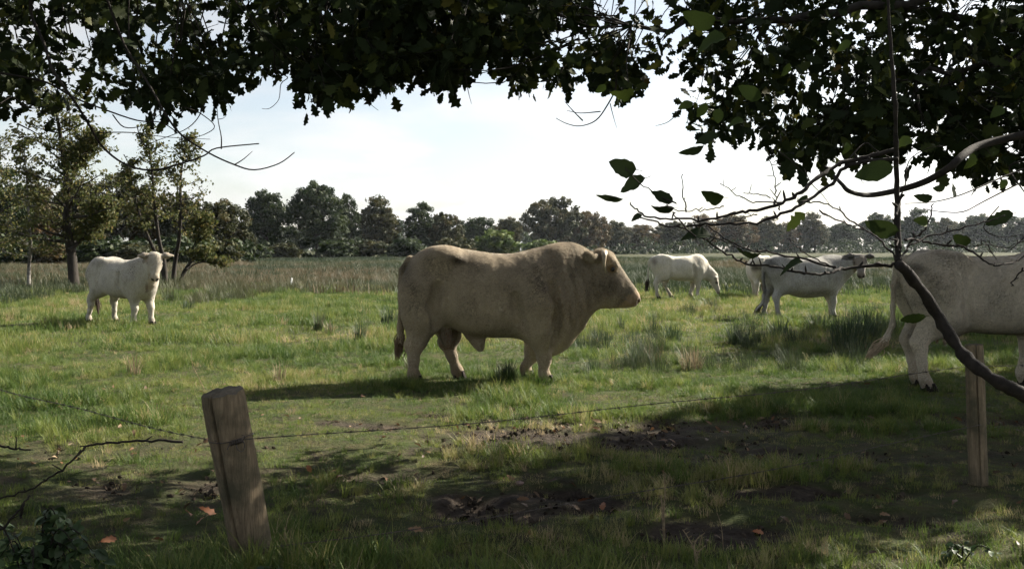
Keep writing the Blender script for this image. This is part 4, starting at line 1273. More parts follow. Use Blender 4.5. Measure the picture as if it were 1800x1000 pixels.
def oak(name, label, trunk_xy, limbs, xr, crown, seed, nfront, twigs, shelf=None):
    rng = np.random.default_rng(seed); rr = random.Random(seed)
    bx_, by_ = trunk_xy
    z0 = ghs(bx_, by_)
    root = thing(name, (bx_, by_, z0), label, 'tree', 'oaks overhanging the fence')
    mb = MB()
    tp = curve([(bx_, by_, z0 - .3), (bx_ + .03, by_, z0 + .3), (bx_ - .06, by_ + .05, 1.8), (bx_ + .05, by_, 3.6), (bx_ - .1, by_ + .2, 6.0), (bx_, by_, 8.2)], 6)
    mb.tube(tp, list(np.interp(np.linspace(0, 1, len(tp)), [0, .1, .4, 1], [.46, .34, .29, .06])), 14, False)
    child('trunk', mb.mesh('trunk', M['oak_bark']), root)
    nodes = []
    for pts, r0 in limbs:
        lb = MB(); cc = curve(pts, 7)
        cc = [p + Vector((rr.gauss(0, .02), rr.gauss(0, .02), rr.gauss(0, .02))) for p in cc]
        lb.tube(cc, list(np.linspace(r0, max(.008, r0 * .18), len(cc))), 8, False)
        child('limb', lb.mesh('limb', M['oak_bark']), root)
        nodes += cc[2:]
    for pts, w, d in twigs:
        tb = MB(); P = [at(a, b, d + .12 * math.sin(k * 1.3)) for k, (a, b) in enumerate(pts)]
        cc = curve(P, 4)
        tb.tube(cc, list(np.linspace(w, w * .35, len(cc)) / 1800 * d / 2), 6, False)
        child('twig', tb.mesh('twig', M['twig']), root)
    nodes_a = np.array([tuple(p) for p in nodes])
    # sprays hanging into the view
    C = []; D_ = []
    while len(C) < nfront:
        px = rng.uniform(*xr); d = 5.6 + 4.4 * rng.random()
        e = np.interp(px, EDGE[:, 0], EDGE[:, 1]); s = np.interp(px, SPARSE[:, 0], SPARSE[:, 1])
        py = e - 16 - (e + 330) * rng.random() ** 1.15
        keep = s * (1.0 if py > -30 else .22)
        hole = .5 * vnoise(px / 62 + 7, py / 50, 50 + seed) + .5 * vnoise(px / 27 + 3, py / 24, 70 + seed)
        if hole < .47 - .09 * s: continue
        if rng.random() > keep: continue
        C.append(tuple(at(px, py, d))); D_.append(d)
    C = np.array(C)
    tb = MB()
    for c in C[::2]:
        k = np.argmin(((nodes_a - c) ** 2).sum(1)); q = Vector(nodes_a[k]); v = Vector(c)
        dv = (q - v); ln = min(dv.length, rr.uniform(.35, .9))
        e = v + dv.normalized() * ln
        m = (v + e) / 2 + Vector((rr.gauss(0, .05), rr.gauss(0, .05), rr.gauss(-.03, .04)))
        tb.tube(curve([v, m, e], 3), list(np.linspace(.0022, .005, 7)), 4, False)
    child('twig', tb.mesh('twig', M['twig']), root, True, 'stuff')
    per = 11
    n = len(C) * per
    base = np.repeat(C, per, 0)
    yaw = rng.uniform(0, 2 * math.pi, n); pit = rng.normal(.12, .75, n)
    dv = np.stack([np.cos(yaw) * np.cos(pit), np.sin(yaw) * np.cos(pit), -np.sin(pit)], 1)
    P = base + dv * rng.uniform(.0, .11, n)[:, None] + rng.normal(0, .03, (n, 3))
    R = np.stack([rng.uniform(-1.6, 1.6, n), pit, yaw], 1)
    S = rng.uniform(.055, .12, n)
    # the crown above and beside the view that shades the ground
    cx, cy_, cz, ax, ay, az, nc = crown
    g = rng.normal(0, 1, (nc, 3)); g /= np.linalg.norm(g, axis=1)[:, None]
    g *= (rng.random(nc) ** .4)[:, None]
    K = np.array([cx, cy_, cz]) + g * np.array([ax, ay, az])
    if shelf:                                   # long low boughs reaching out over the fence
        g2 = rng.normal(0, 1, (shelf[6], 3)); g2 /= np.linalg.norm(g2, axis=1)[:, None]; g2 *= (rng.random(shelf[6]) ** .45)[:, None]
        K = np.concatenate([K, np.array(shelf[:3]) + g2 * np.array(shelf[3:6])])
    pyk = HZ - (K[:, 2] - EYE - .35) / np.maximum(K[:, 1] - .3, .5) * 1800; pxk = 900 + K[:, 0] / np.maximum(K[:, 1], .5) * 1800
    K = K[(pyk < -20) | (np.abs(pxk - 900) > 1050)]
    kb = MB()
    for c in K[::5]:
        q = Vector((bx_, by_, min(7.5, max(2.6, c[2] * .72)))); v = Vector(c)
        kb.tube(curve([q, q.lerp(v, .55) + Vector((0, 0, -.1)), v], 3), list(np.linspace(.05, .008, 7)), 5, False)
    child('branch', kb.mesh('branch', M['oak_bark']), root, True, 'stuff')
    per2 = 13; n2 = len(K) * per2
    yaw2 = rng.uniform(0, 2 * math.pi, n2); pit2 = rng.normal(.25, .6, n2)
    P2 = np.repeat(K, per2, 0) + rng.normal(0, .17, (n2, 3))
    R2 = np.stack([rng.normal(0, .8, n2), pit2, yaw2], 1); S2 = rng.uniform(.13, .21, n2)
    # the leaves that show largest are single parts
    px = 900 + P[:, 0] / P[:, 1] * 1800; py = HZ - (P[:, 2] - EYE) / P[:, 1] * 1800
    vis = (px > 0) & (px < 1800) & (py > 0) & (py < 1000)
    score = np.where(vis, S / P[:, 1], 0)
    pickd = np.argsort(-score)[:300]
    tint = np.clip(rng.beta(1.7, 2.5 if seed == 1 else 2.1, n), 0, 1); tint2 = np.clip(rng.beta(1.6, 2.4, n2), 0, 1)
    sel = np.zeros(n, bool); sel[pickd] = True
    idx = rng.integers(0, len(OAK), n)
    for i in pickd:
        o = bpy.data.objects.new('leaf', OAK[idx[i]]); COL.objects.link(o)
        o.parent = root; o.matrix_parent_inverse = Matrix.Translation(-Vector(root.location))
        o.location = P[i]; o.rotation_euler = R[i]; s = S[i]; o.scale = (s, s, s); o['tint'] = float(tint[i])
    PA = np.concatenate([P[~sel], P2]); RA = np.concatenate([R[~sel], R2]); SA = np.concatenate([S[~sel], S2]); TA = np.concatenate([tint[~sel], tint2])
    instancer('foliage', OAK, PA, RA, np.repeat(SA[:, None], 3, 1), rng.integers(0, len(OAK), len(PA)), TA, None, None, root)
    return root

def z6(*uv): return [(u / 2.571, v / 2.571) for u, v in uv]
def z7(*uv): return [(600 + u / 2.571, v / 2.571) for u, v in uv]
def z5(*uv): return [(1000 + u / 2.25, 150 + v / 2.25) for u, v in uv]

LEFT_TWIGS = [
 (z6((150, -60), (140, 60), (200, 200), (240, 320), (330, 450), (400, 560), (460, 660), (560, 740), (680, 770), (800, 745), (920, 705), (980, 670), (1170, 650)), 6.0, 5.6),
 (z6((470, -40), (560, 200), (640, 330), (700, 430), (750, 520), (820, 610), (940, 690), (1060, 745), (1150, 768), (1260, 740), (1330, 690)), 5.0, 5.4),
 (z6((1060, 745), (1100, 720), (1140, 685)), 2.5, 5.4), (z6((-40, 325), (200, 370), (330, 440), (470, 495), (620, 545), (730, 555), (800, 600)), 4.5, 5.7),
 (z6((1000, 672), (1000, 620), (985, 540), (980, 470)), 2.6, 5.4), (z6((830, 485), (900, 510), (970, 570), (920, 610), (850, 625)), 2.4, 5.4),
 (z6((925, 470), (890, 540), (830, 590), (700, 640), (620, 680)), 2.4, 5.5), (z6((440, 600), (600, 600), (750, 620), (950, 630)), 2.4, 5.5),
 (z6((510, 520), (560, 575), (640, 570), (720, 520)), 2.6, 5.5), (z6((470, 330), (485, 400), (520, 450)), 2.2, 5.5), (z6((80, 560), (140, 590), (210, 630)), 3.0, 5.7),
 (z6((85, 622), (150, 620), (215, 632)), 2.6, 5.7), (z6((390, 380), (430, 440), (470, 490)), 2.4, 5.6), (z6((985, 540), (1010, 535), (1025, 518)), 1.6, 5.4),
 (z6((620, 570), (640, 640), (700, 690), (760, 720)), 2.0, 5.6), (z6((820, 610), (820, 650), (822, 668)), 1.6, 5.4), (z6((560, 700), (580, 740), (600, 830)), 2.0, 5.6),
 (z6((1240, 240), (1245, 320), (1300, 350), (1270, 380), (1260, 450), (1220, 490), (1185, 492)), 2.2, 5.8), (z6((1600, 400), (1640, 445), (1710, 500)), 2.0, 5.8),
 (z6((0, 470), (60, 440), (130, 490), (230, 480), (330, 520)), 2.4, 5.7), (z6((525, 372), (570, 380), (600, 378)), 1.8, 5.5), (z6((0, 100), (60, 60), (110, 20)), 2.5, 5.9), (z6((210, 100), (240, 40), (260, -20)), 2.5, 5.9),
]
oak('oak_tree', 'oak whose leafy boughs and bare hanging twigs cover the top left', (-6.3, 6.2),
    [([(-6.3, 6.2, 2.9), (-4.6, 6.1, 3.35), (-2.8, 6.0, 3.45), (-1.2, 6.2, 3.35), (-.2, 6.4, 3.2)], .13),
     ([(-6.3, 6.2, 3.3), (-4.8, 5.6, 3.3), (-3.3, 5.5, 3.15), (-2.2, 5.5, 3.0), (-1.6, 5.5, 2.95)], .10)],
    (-420, 900), (-6.3, 6.5, 6.4, 4.2, 3.8, 2.7, 400), 1, 900, LEFT_TWIGS)

RIGHT_TWIGS = [
 (z5((1050, 360), (1080, 392), (1110, 420), (1180, 435), (1280, 420), (1400, 385), (1500, 330), (1550, 285), (1620, 240), (1760, 205), (2000, 150))[::-1], 17, 5.0),
 (z7((1240, 330), (1240, 400), (1200, 480), (1150, 545), (1080, 570), (1020, 560), (970, 535)), 3.2, 5.0), (z7((1170, 505), (1080, 512), (1020, 500)), 2.4, 5.0),
 (z7((1090, 545), (1050, 505), (1010, 460)), 2.6, 5.0), (z7((1215, 470), (1230, 530), (1245, 580)), 1.8, 5.0), (z7((1540, 490), (1480, 550), (1420, 570)), 2.0, 5.2),
 (z7((560, 340), (575, 420), (588, 470)), 2.0, 5.6), (z5((2000, 250), (1800, 330), (1700, 370), (1560, 430), (1450, 460), (1330, 468)), 4.0, 4.6),
 (z5((2000, 300), (1800, 380), (1640, 460), (1560, 500), (1470, 500), (1400, 488)), 3.5, 4.6), (z5((1790, 300), (1740, 330), (1800, 420), (1850, 500)), 4.0, 4.8),
 (z5((1100, 300), (1170, 230), (1220, 260), (1300, 300)), 3.0, 5.0), (z5((930, 330), (960, 390), (1000, 430), (1030, 470)), 2.2, 4.8), (z5((830, 260), (880, 300), (930, 350)), 2.4, 5.0),
 (z5((1700, 480), (1640, 560), (1700, 600), (1790, 590)), 2.2, 4.6), (z5((1810, 590), (1760, 640), (1720, 660)), 2.4, 4.6), (z5((1330, 400), (1345, 300), (1420, 250), (1500, 240)), 2.6, 5.0),
]
oak('oak_tree', 'oak whose dense dark foliage and thick curved limb hang over the right side', (5.3, 8.0),
    [([(5.3, 8.0, 3.5), (3.4, 7.6, 4.2), (1.2, 7.2, 4.1), (-.8, 6.8, 3.8), (-1.9, 6.5, 3.4)], .13),
     ([(5.3, 8.0, 3.2), (3.9, 7.0, 3.3), (2.5, 6.4, 3.05), (1.4, 6.1, 2.85), (.7, 6.0, 2.8)], .05),
     ([(5.3, 8.0, 3.0), (4.2, 6.9, 2.9), (3.0, 6.3, 2.65), (2.2, 6.0, 2.5)], .045),
     ([(5.3, 8.0, 3.9), (4.6, 7.0, 4.0), (3.2, 6.8, 3.8), (2.3, 6.8, 3.5)], .08)],
    (560, 2150), (5.0, 7.6, 6.0, 4.6, 3.9, 2.7, 140), 2, 1400, RIGHT_TWIGS, (2.7, 9.5, 4.7, 3.3, 1.8, .8, 95))

# oaks of the same hedge row that stand outside the view and shade the right of the meadow
def shade_tree(x, y, H, W, seed, label, base=.16, clumps=260):
    V, F, T, mb = crown_tree(seed=seed, H=H, W=W, base=base, clumps=clumps, per=60, leaf=.13, rad=.075, trunk=.03, lobes=8, limbs=40)
    root = thing('oak_tree', (x, y, ghs(x, y)), label, 'tree', 'oaks of the hedge row outside the view')
    child('trunk', mb.mesh('trunk', M['oak_bark']), root, False)
    me = np_mesh('crown', V, F, M['tree_dark'], False); set_tint(me, T)
    child('crown', me, root, False, 'stuff')
shade_tree(11.3, 13.6, 9.0, 5.8, 42, 'nearer oak of the hedge row beyond the right edge, behind the cut off cow', .2, 190)
shade_tree(15.0, 21.6, 10.5, 6.0, 43, 'farther oak of the hedge row beyond the right edge, shading the rushes', .2)

# ------------------------------------------------------------------ sapling close to the lens on the right
SD_ = 2.8
def sapling():
    d = SD_
    base = at(2060, HZ + 2700 / d, d)
    root = thing('sapling', (base.x, d, ghs(base.x, d)), 'young leaning sapling with dark bare twigs and a few large leaves in the right foreground', 'sapling')
    def limb(name, pts, w0, w1, dd=None, n=6, sides=10, rough=.0, par=None):
        P = [at(a, b, (dd or d) + .05 * math.sin(k * 1.1)) for k, (a, b) in enumerate(pts)]
        cc = curve(P, n); r = random.Random(len(pts) * 7 + int(pts[0][0]))
        cc = [p + Vector((r.gauss(0, rough), r.gauss(0, rough), r.gauss(0, rough))) for p in cc]
        mb = MB(); rad = np.linspace(w0, w1, len(cc)) / 1800 * d / 2
        rad = [x * (1 + r.gauss(0, .09)) for x in rad]
        mb.tube(cc, rad, sides, True)
        # buds and stubs
        for k in range(2, len(cc) - 1):
            if r.random() < .22 and sides < 10:
                s = cc[k]; v = Vector((r.gauss(0, 1), r.gauss(0, .6), abs(r.gauss(0, 1)))).normalized() * r.uniform(.010, .028)
                mb.tube([s, s + v * .6, s + v], [rad[k] * .8, rad[k] * .8, rad[k] * .3], 5, True)
        return child(name, mb.mesh(name, M['twig']), par or root)
    limb('stem', [(2060, HZ + 2720 / d), (2055, 1150), (2000, 860), (1905, 748), (1800, 694), (1740, 662), (1690, 620), (1652, 560), (1622, 512), (1580, 464)], 30, 19, rough=.0012)
    upper = limb('stem', [(1580, 464), (1578, 400), (1577, 330), (1575, 250), (1573, 170), (1566, 80), (1556, -60), (1548, -220)], 13, 3.5, rough=.001)
    T = [
     (z5((1300, 705), (1230, 716), (1090, 722), (1040, 742), (960, 745), (880, 735), (800, 715), (700, 708), (640, 675), (560, 625), (480, 580), (440, 535), (410, 500)), 9, 3),
     (z5((1060, 721), (940, 690), (800, 665), (680, 640), (600, 595), (540, 550)), 6, 3), (z5((1050, 720), (960, 680), (900, 635), (868, 608)), 4, 2),
     (z5((1298, 255), (1180, 285), (1080, 305), (1000, 355), (920, 420), (840, 470), (720, 500), (640, 510), (560, 530), (430, 530), (320, 522), (280, 500), (240, 465)), 12, 3),
     (z5((1298, 290), (1110, 312), (1040, 390), (950, 450), (860, 500), (760, 540), (640, 550), (520, 555), (410, 560), (330, 535), (270, 515)), 10, 3),
     (z5((1300, 695), (1240, 620), (1180, 575), (1100, 520), (1030, 475), (940, 460), (900, 462)), 5, 3),
     (z5((990, 500), (1100, 550), (1180, 578)), 4, 3), (z5((1312, 690), (1350, 625), (1400, 580), (1430, 520), (1440, 470)), 6, 3),
     (z5((1335, 640), (1420, 600), (1520, 575), (1640, 545), (1720, 515)), 5, 2.6), (z5((1330, 615), (1380, 612), (1450, 630), (1560, 640), (1640, 690), (1700, 712), (1760, 695), (1840, 650)), 6, 4),
     (z5((1560, 640), (1650, 630), (1740, 640), (1830, 600)), 3, 2), (z5((1690, 690), (1660, 640), (1640, 610)), 3, 2), (z5((1800, 720), (1770, 760), (1750, 790)), 4, 3),
     (z5((465, 500), (452, 440), (450, 350)), 4, 2), (z5((835, 495), (820, 450), (815, 370), (790, 295)), 4.5, 2), (z5((850, 465), (760, 465), (680, 440), (600, 390)), 4, 2),
     (z5((800, 445), (740, 430), (690, 430)), 3, 2), (z5((1290, 520), (1305, 460), (1325, 430)), 9, 6), (z5((420, 470), (330, 420), (260, 370), (225, 330)), 4, 2), (z5((1310, 660), (1290, 620), (1310, 600)), 6, 3),
     (z5((610, 480), (560, 490), (500, 495), (430, 500), (380, 470)), 3, 2), (z5((740, 510), (700, 520), (640, 545)), 3, 2), (z5((500, 555), (540, 590), (600, 610), (690, 655)), 4, 2.4),
     (z5((1296, 640), (1294, 560), (1297, 440)), 6, 4)]
    for pts, a, b in T: limb('twig', pts, a * .72, b * .72, n=5, sides=7, rough=.002, par=upper)
    # large leaves: zoom position, length, direction of the tip (deg, image), lean from facing the lens, tint
    Lv = [(215, 325, 112, 170, .3, .05, .0), (250, 388, 120, 200, .4, .04, .25), (165, 455, 108, 190, 1.15, .06, 0), (372, 440, 98, 150, .3, .08, 0), (375, 497, 92, 195, .9, .05, 0), (270, 518, 44, 200, .5, .06, 0),
          (570, 440, 94, 175, .7, .55, 0), (895, 535, 100, 215, .4, .97, .35), (925, 455, 54, 60, .5, .1, 0), (1215, 335, 140, 190, .25, .48, .05), (1240, 570, 126, 175, .5, .30, 0), (1395, 540, 62, 165, .3, .82, 0),
          (1555, 612, 74, 160, .5, .35, 0), (1705, 525, 112, 200, .5, .12, .1), (1410, 447, 62, 190, .6, .05, .3), (1530, 418, 60, 70, .6, .05, .2), (1465, 405, 50, 190, .6, .05, 0), (515, 580, 110, 170, .9, .04, .1),
          (715, 670, 96, 180, 1.1, .03, .1), (880, 702, 88, 185, 1.05, .03, .1), (495, 262, 108, 215, 1.1, .03, 0), (545, 205, 92, 190, .7, .05, 0), (530, 100, 64, 250, .3, .62, 0), (465, 75, 62, 190, .5, .55, 0),
          (215, 35, 96, 195, .9, .99, .1), (660, 145, 66, 180, .8, .6, 0), (720, 32, 96, 160, .4, .42, 0), (590, 120, 60, 260, .4, .4, 0), (128, 15, 50, 230, .4, .7, 0), (1330, 220, 70, 200, .6, .93, 0), (1590, 300, 70, 250, .4, .9, 0),
          (560, -180, 130, 185, .7, .45, 0), (520, -260, 130, 180, .9, .45, 0), (1090, -160, 60, 200, .5, .75, 0), (860, -60, 60, 250, .6, .7, 0), (1700, 100, 60, 210, .4, .5, 0), (1100, 250, 50, 270, .5, .8, 0),
          (1720, 390, 44, 240, .5, .5, 0), (255, 935, 130, 175, 1.0, .35, 0)]
    for k, (u, v, s, ang, lean, tint, rag) in enumerate(Lv[:-1]):
        c = at(1000 + u / 2.25, 150 + v / 2.25, d + rnd.uniform(-.12, .12)); L = s / 2.25 / 1800 * d * .98
        me = ovate_leaf(k, M['sap_leaf'], tint * .6, (.36 if lean < 1 else .30) * rnd.uniform(.8, 1.1), rnd.uniform(.15, .6), True, rnd.uniform(.15, .5), rag + rnd.uniform(0, .2))
        o = child('leaf', me, root)
        a = math.radians(ang)
        X = Vector((math.cos(a), .25 * math.sin(k * 2.1), math.sin(a))).normalized()     # along the leaf
        Nn = Vector((0, -1, 0)) - X * X.dot(Vector((0, -1, 0))); Nn.normalize()
        Nn = (Matrix.Rotation(lean * (1 if k % 2 else -1), 3, X) @ Nn)
        Yv = Nn.cross(X)
        Mx = Matrix((X, Yv, Nn)).transposed().to_4x4()
        o.matrix_basis = Matrix.Translation(c - X * L * .5) @ Mx @ Matrix.Diagonal((L, L, L, 1))
    # the single long leaf hanging by the stem in front of the cow
    c = at(1600, 556, d); L = .075
    o = child('leaf', ovate_leaf(91, M['sap_leaf'], .35, .2, .1), root)
    o.matrix_basis = Matrix.Translation(c + Vector((.045, 0, 0))) @ Euler((1.1, .12, math.pi)).to_matrix().to_4x4() @ Matrix.Diagonal((L, L, L, 1))
sapling()

# ------------------------------------------------------------------ fence
def wood_material(name, dark, light):
    m, nt, out = material(name)
    tc = N(nt, 'ShaderNodeTexCoord')
    mp = N(nt, 'ShaderNodeMapping'); mp.inputs['Scale'].default_value = (9, 9, .8)
    nt.links.new(tc.outputs['Object'], mp.inputs[0])
    n = noise(nt, 6.0, 8, .7, mp.outputs[0], .8)
    r = ramp(nt, [(.25, dark), (.5, tuple((a + b) / 2 for a, b in zip(dark, light))), (.75, light)])
    nt.links.new(n.outputs['Fac'], r.inputs[0])
    n2 = noise(nt, 5.0, 5, .6, tc.outputs['Object'])
    r2 = ramp(nt, [(.42, (0, 0, 0)), (.62, (.8, .8, .8))]); nt.links.new(n2.outputs['Fac'], r2.inputs[0])
    c = mix(nt, r2.outputs[0], r.outputs[0], (.06, .058, .036))
    p = N(nt, 'ShaderNodeBsdfPrincipled'); p.inputs['Roughness'].default_value = .88; p.inputs['Specular IOR Level'].default_value = .2
    nt.links.new(c, p.inputs['Base Color'])
    b = N(nt, 'ShaderNodeBump'); b.inputs['Strength'].default_value = 1.0; b.inputs['Distance'].default_value = .014
    nt.links.new(n.outputs['Fac'], b.inputs['Height']); nt.links.new(b.outputs[0], p.inputs['Normal'])
    nt.links.new(p.outputs[0], out.inputs['Surface'])
    return m
M['post'] = wood_material('weathered_wood', (.075, .054, .034), (.33, .25, .16))
M['post_end'] = wood_material('end_grain', (.09, .075, .055), (.22, .18, .13))

def fence_post(base, top, r0, r1, label, crack=None, seed=0, tie=None, lowtie=None):
    """Round weathered post with a drying crack, from base to top."""
    rr = random.Random(seed)
    base = Vector(base); top = Vector(top)
    root = thing('fence_post', base, label, 'fence post', 'wooden posts of the wire fence')
    ax = (top - base).normalized(); sx = ax.cross(Vector((0, 1, 0))).normalized(); sy = sx.cross(ax).normalized() * -1
    angs = list(np.linspace(0, 2 * math.pi, 30, endpoint=False))
    if crack is not None: angs += [crack - .13, crack - .06, crack - .02, crack + .02, crack + .06, crack + .13]
    angs = sorted(a % (2 * math.pi) for a in angs); n = len(angs)
    lump = [rr.gauss(0, .012) for _ in range(64)]
    V = []; rows = 22
    for i in range(rows + 1):
        t = i / rows
        r = r0 + (r1 - r0) * t
        if i == rows: r *= .95
        c = base + (top - base) * (t if i else -.25)
        for a in angs:
            q = 1 + lump[int(a * 6) % 64] * .6 + .012 * math.sin(a * 3 + t * 9) + .006 * math.sin(a * 11 + t * 23)
            if crack is not None:
                da = (a - crack - .05 * math.sin(t * 6) * 0 + math.pi) % (2 * math.pi) - math.pi
                depth = .34 * min(1, .25 + t * 1.3)
                if abs(da) < .045: q -= depth
                elif abs(da) < .09: q -= depth * .35
            V.append(c + (sx * math.cos(a) + sy * math.sin(a)) * r * q + (ax * rr.gauss(0, .0025) if i == rows else Vector()))
    F = []
    for i in range(rows):
        for k in range(n): F.append((i * n + k, i * n + (k + 1) % n, (i + 1) * n + (k + 1) % n, (i + 1) * n + k))
    mb = MB(); mb.add(V, F); shaft = child('shaft', mb.mesh('shaft', M['post']), root)
    eb = MB()                               # sawn end with rings of slight relief
    ring = [V[rows * n + k] for k in range(n)]; c = top + ax * .006
    mids = [c.lerp(p, .5) + ax * rr.gauss(.002, .002) for p in ring]
    eb.add([p + ax * .0005 for p in ring] + mids + [c], [(k, (k + 1) % n, n + (k + 1) % n, n + k) for k in range(n)] + [(n + k, n + (k + 1) % n, 2 * n) for k in range(n)])
    child('sawn_end', eb.mesh('sawn_end', M['post_end']), shaft)
    for t, r_off in (tie or []):
        c = base.lerp(top, t); r = r0 + (r1 - r0) * t + .004
        wb = MB()
        loop = [c + (sx * math.cos(a) + sy * math.sin(a)) * r + ax * (.012 * math.sin(a * 1) + .004 * math.sin(3 * a)) for a in np.linspace(0, 2 * math.pi, 40)]
        wb.tube(loop, .0026, 6, False)
        a0 = r_off                           # twisted knot and curled ends
        k0 = c + (sx * math.cos(a0) + sy * math.sin(a0)) * (r + .006)
        out = (sx * math.cos(a0) + sy * math.sin(a0)); tan = (sx * -math.sin(a0) + sy * math.cos(a0))
        hel = [k0 + tan * (-.03 + .06 * i / 40) + (out * math.cos(i * .9) + ax * math.sin(i * .9)) * .008 for i in range(41)]
        wb.tube(hel, .0024, 5, False)
        wb.tube(curve([k0, k0 + ax * -.03 + out * .015, k0 + ax * -.045 + tan * .02 + out * .01, k0 + ax * -.02 + tan * .035 + out * .012, k0 + ax * .01 + tan * .03], 6), .0024, 5, False)
        wb.tube(curve([k0 + tan * .03, k0 + tan * .045 + ax * .02 + out * .01, k0 + tan * .03 + ax * .03 + out * .012], 5), .0024, 5, False)
        wb.tube(curve([k0 - tan * .03, k0 - tan * .045 + ax * -.02 + out * .008], 5), .0024, 5, False)
        child('wire_tie', wb.mesh('wire_tie', M['wire']), root)
    return root

def on_ground(px, d): return Vector(((px - 900) / 1800 * d, d, ghs((px - 900) / 1800 * d, d)))
PD = 4.92
pb = on_ground(447, PD); pt = at(391, 689, PD - .11)
fence_post(pb, pt, .098, .101, 'thick leaning fence post with a long crack and a wire tie in the left foreground', crack=math.pi * .5 - .40, seed=3, tie=[(.735, math.pi * .5 + .45)])
RD_ = 6.5
qb = on_ground(1720, RD_); qt = at(1712, 606, RD_)
fence_post(qb, qt, .058, .056, 'slender upright fence post in front of the cut off cow', crack=math.pi * .5 - .2, seed=5, tie=[(.86, math.pi * .5)])
sb = on_ground(-210, 8.6); st_ = sb + Vector((.04, 0, .95))
fence_post(sb, st_, .07, .068, 'fence post just beyond the left edge of the view', seed=8)
eb_ = on_ground(2420, 8.1); et = eb_ + Vector((0, 0, .95))
fence_post(eb_, et, .065, .06, 'fence post just beyond the right edge of the view', seed=9)

def barbed(a, b, label, sag=.03, step=.11, seed=0):
    rr = random.Random(seed); a = Vector(a); b = Vector(b)
    L = (b - a).length; n = max(24, int(L / .02))
    mid = (a + b) / 2
    root = thing('barbed_wire', a, label, 'barbed wire', 'strands of the wire fence')
    dv = (b - a).normalized(); s = dv.cross(Vector((0, 0, 1))).normalized(); u = s.cross(dv)
    def pos(t): return a.lerp(b, t) - Vector((0, 0, sag * 4 * t * (1 - t))) + u * .006 * math.sin(t * L * 3.1 + seed)
    for ph in (0, math.pi):
        wb = MB()
        wb.tube([pos(i / n) + (s * math.cos(i * .62 + ph) + u * math.sin(i * .62 + ph)) * .0017 for i in range(n + 1)], .0014, 5, True)
        strand = child('wire', wb.mesh('wire', M['wire']), root)
    one = MB()
    for q in range(4):
        a0 = q * math.pi / 2 + .4
        one.tube([Vector((-.004 + .003 * q, 0, 0)), Vector((-.004 + .003 * q, math.cos(a0) * .017, math.sin(a0) * .017))], [.0016, .0006], 4, True)
    one.tube([Vector((-.008 + .002 * i, .0045 * math.cos(i * 1.5), .0045 * math.sin(i * 1.5))) for i in range(9)], .0014, 4, True)
    bm_ = one.mesh('barb', M['wire'])
    k = int(L / step); Rm = Matrix((dv, s, u)).transposed().to_4x4()
    for i in range(1, k):
        o = child('barb', bm_, strand)
        o.matrix_basis = Matrix.Translation(pos(i / k + rr.gauss(0, .002))) @ Rm @ Matrix.Rotation(rr.uniform(0, 6), 4, 'X')
    return root
pa = pb.lerp(pt, .735); pl = pb.lerp(pt, .06)
off = Vector((.0, -.108, 0))
barbed(pa + off + Vector((.03, .01, 0)), qb.lerp(qt, .86) + Vector((0, -.065, 0)), 'upper barbed wire running from the leaning post to the slender post', .035, seed=1)
barbed(pl + off + Vector((.03, .01, .03)), qb.lerp(qt, .44) + Vector((0, -.065, 0)), 'lower barbed wire running low over the grass between the two posts', .05, seed=2)
barbed(pa + off + Vector((-.04, .01, 0)), sb.lerp(st_, .66) + Vector((.05, -.05, 0)), 'upper barbed wire running left from the leaning post', .03, seed=3)
barbed(qb.lerp(qt, .86) + Vector((.02, -.063, 0)), eb_.lerp(et, .8) + Vector((0, -.06, 0)), 'upper barbed wire running right from the slender post', .03, seed=4)

# ------------------------------------------------------------------ grass
def blades(seed, n, r, h0, h1, w, mat, bend=.5, up=1.0, seg=3, tuft=0.0):
    rg = random.Random(seed); V = []; F = []
    for i in range(n):
        a = rg.uniform(0, 6.283); q = r * math.sqrt(rg.random()); x, y = q * math.cos(a), q * math.sin(a)
        az = rg.uniform(0, 6.283) if rg.random() > tuft else a + rg.gauss(0, .4)
        h = rg.uniform(h0, h1); b = rg.uniform(.1, 1) * bend * h; ww = w * rg.uniform(.7, 1.2)
        dx, dy = math.cos(az), math.sin(az); px, py = -dy, dx
        base = len(V)
        for k in range(seg):
            t = k / seg
            wk = ww * (1 - t * .75) * .5; o = b * t ** 1.8; z = h * t * (1 - .18 * (b / max(h, 1e-6)) * t)
            V.append((x + dx * o + px * wk, y + dy * o + py * wk, z - .01)); V.append((x + dx * o - px * wk, y + dy * o - py * wk, z - .01))
        V.append((x + dx * b, y + dy * b, h * (1 - .22 * b / max(h, 1e-6)) - .01))
        for k in range(seg - 1): F.append((base + 2 * k, base + 2 * k + 1, base + 2 * k + 3, base + 2 * k + 2))
        F.append((base + 2 * seg - 2, base + 2 * seg - 1, base + 2 * seg))
    mb = MB(); mb.add(V, F); return mb.mesh('blades', mat)

GR = [blades(k, 22, .075, .035, .10, .0055, M['grass'], .9) for k in range(4)] + [blades(10 + k, 26, .06, .07, .17, .006, M['grass'], 1.0, tuft=.6) for k in range(3)]
GM = [blades(20 + k, 26, .17, .04, .12, .011, M['grass'], .8, seg=2) for k in range(4)] + [blades(30 + k, 26, .14, .09, .22, .011, M['grass'], .7, seg=2) for k in range(2)]
GF = [blades(40 + k, 30, .55, .12, .34, .035, M['rush'], .5, seg=2) for k in range(4)]
RU = [blades(60 + k, 60, .20, .30, .62, .008, M['rush'], .55, seg=3, tuft=.8) for k in range(3)]

def scatter(y0, y1, dens, seed):
    rg = np.random.default_rng(seed)
    w = 1.22 * y1 + 3.0
    n = int(w * (y1 - y0) * dens)
    x = rg.uniform(-w / 2, w / 2, n); y = rg.uniform(y0, y1, n)
    k = np.abs(x) < y * .56 + 1.3
    return rg, x[k], y[k]

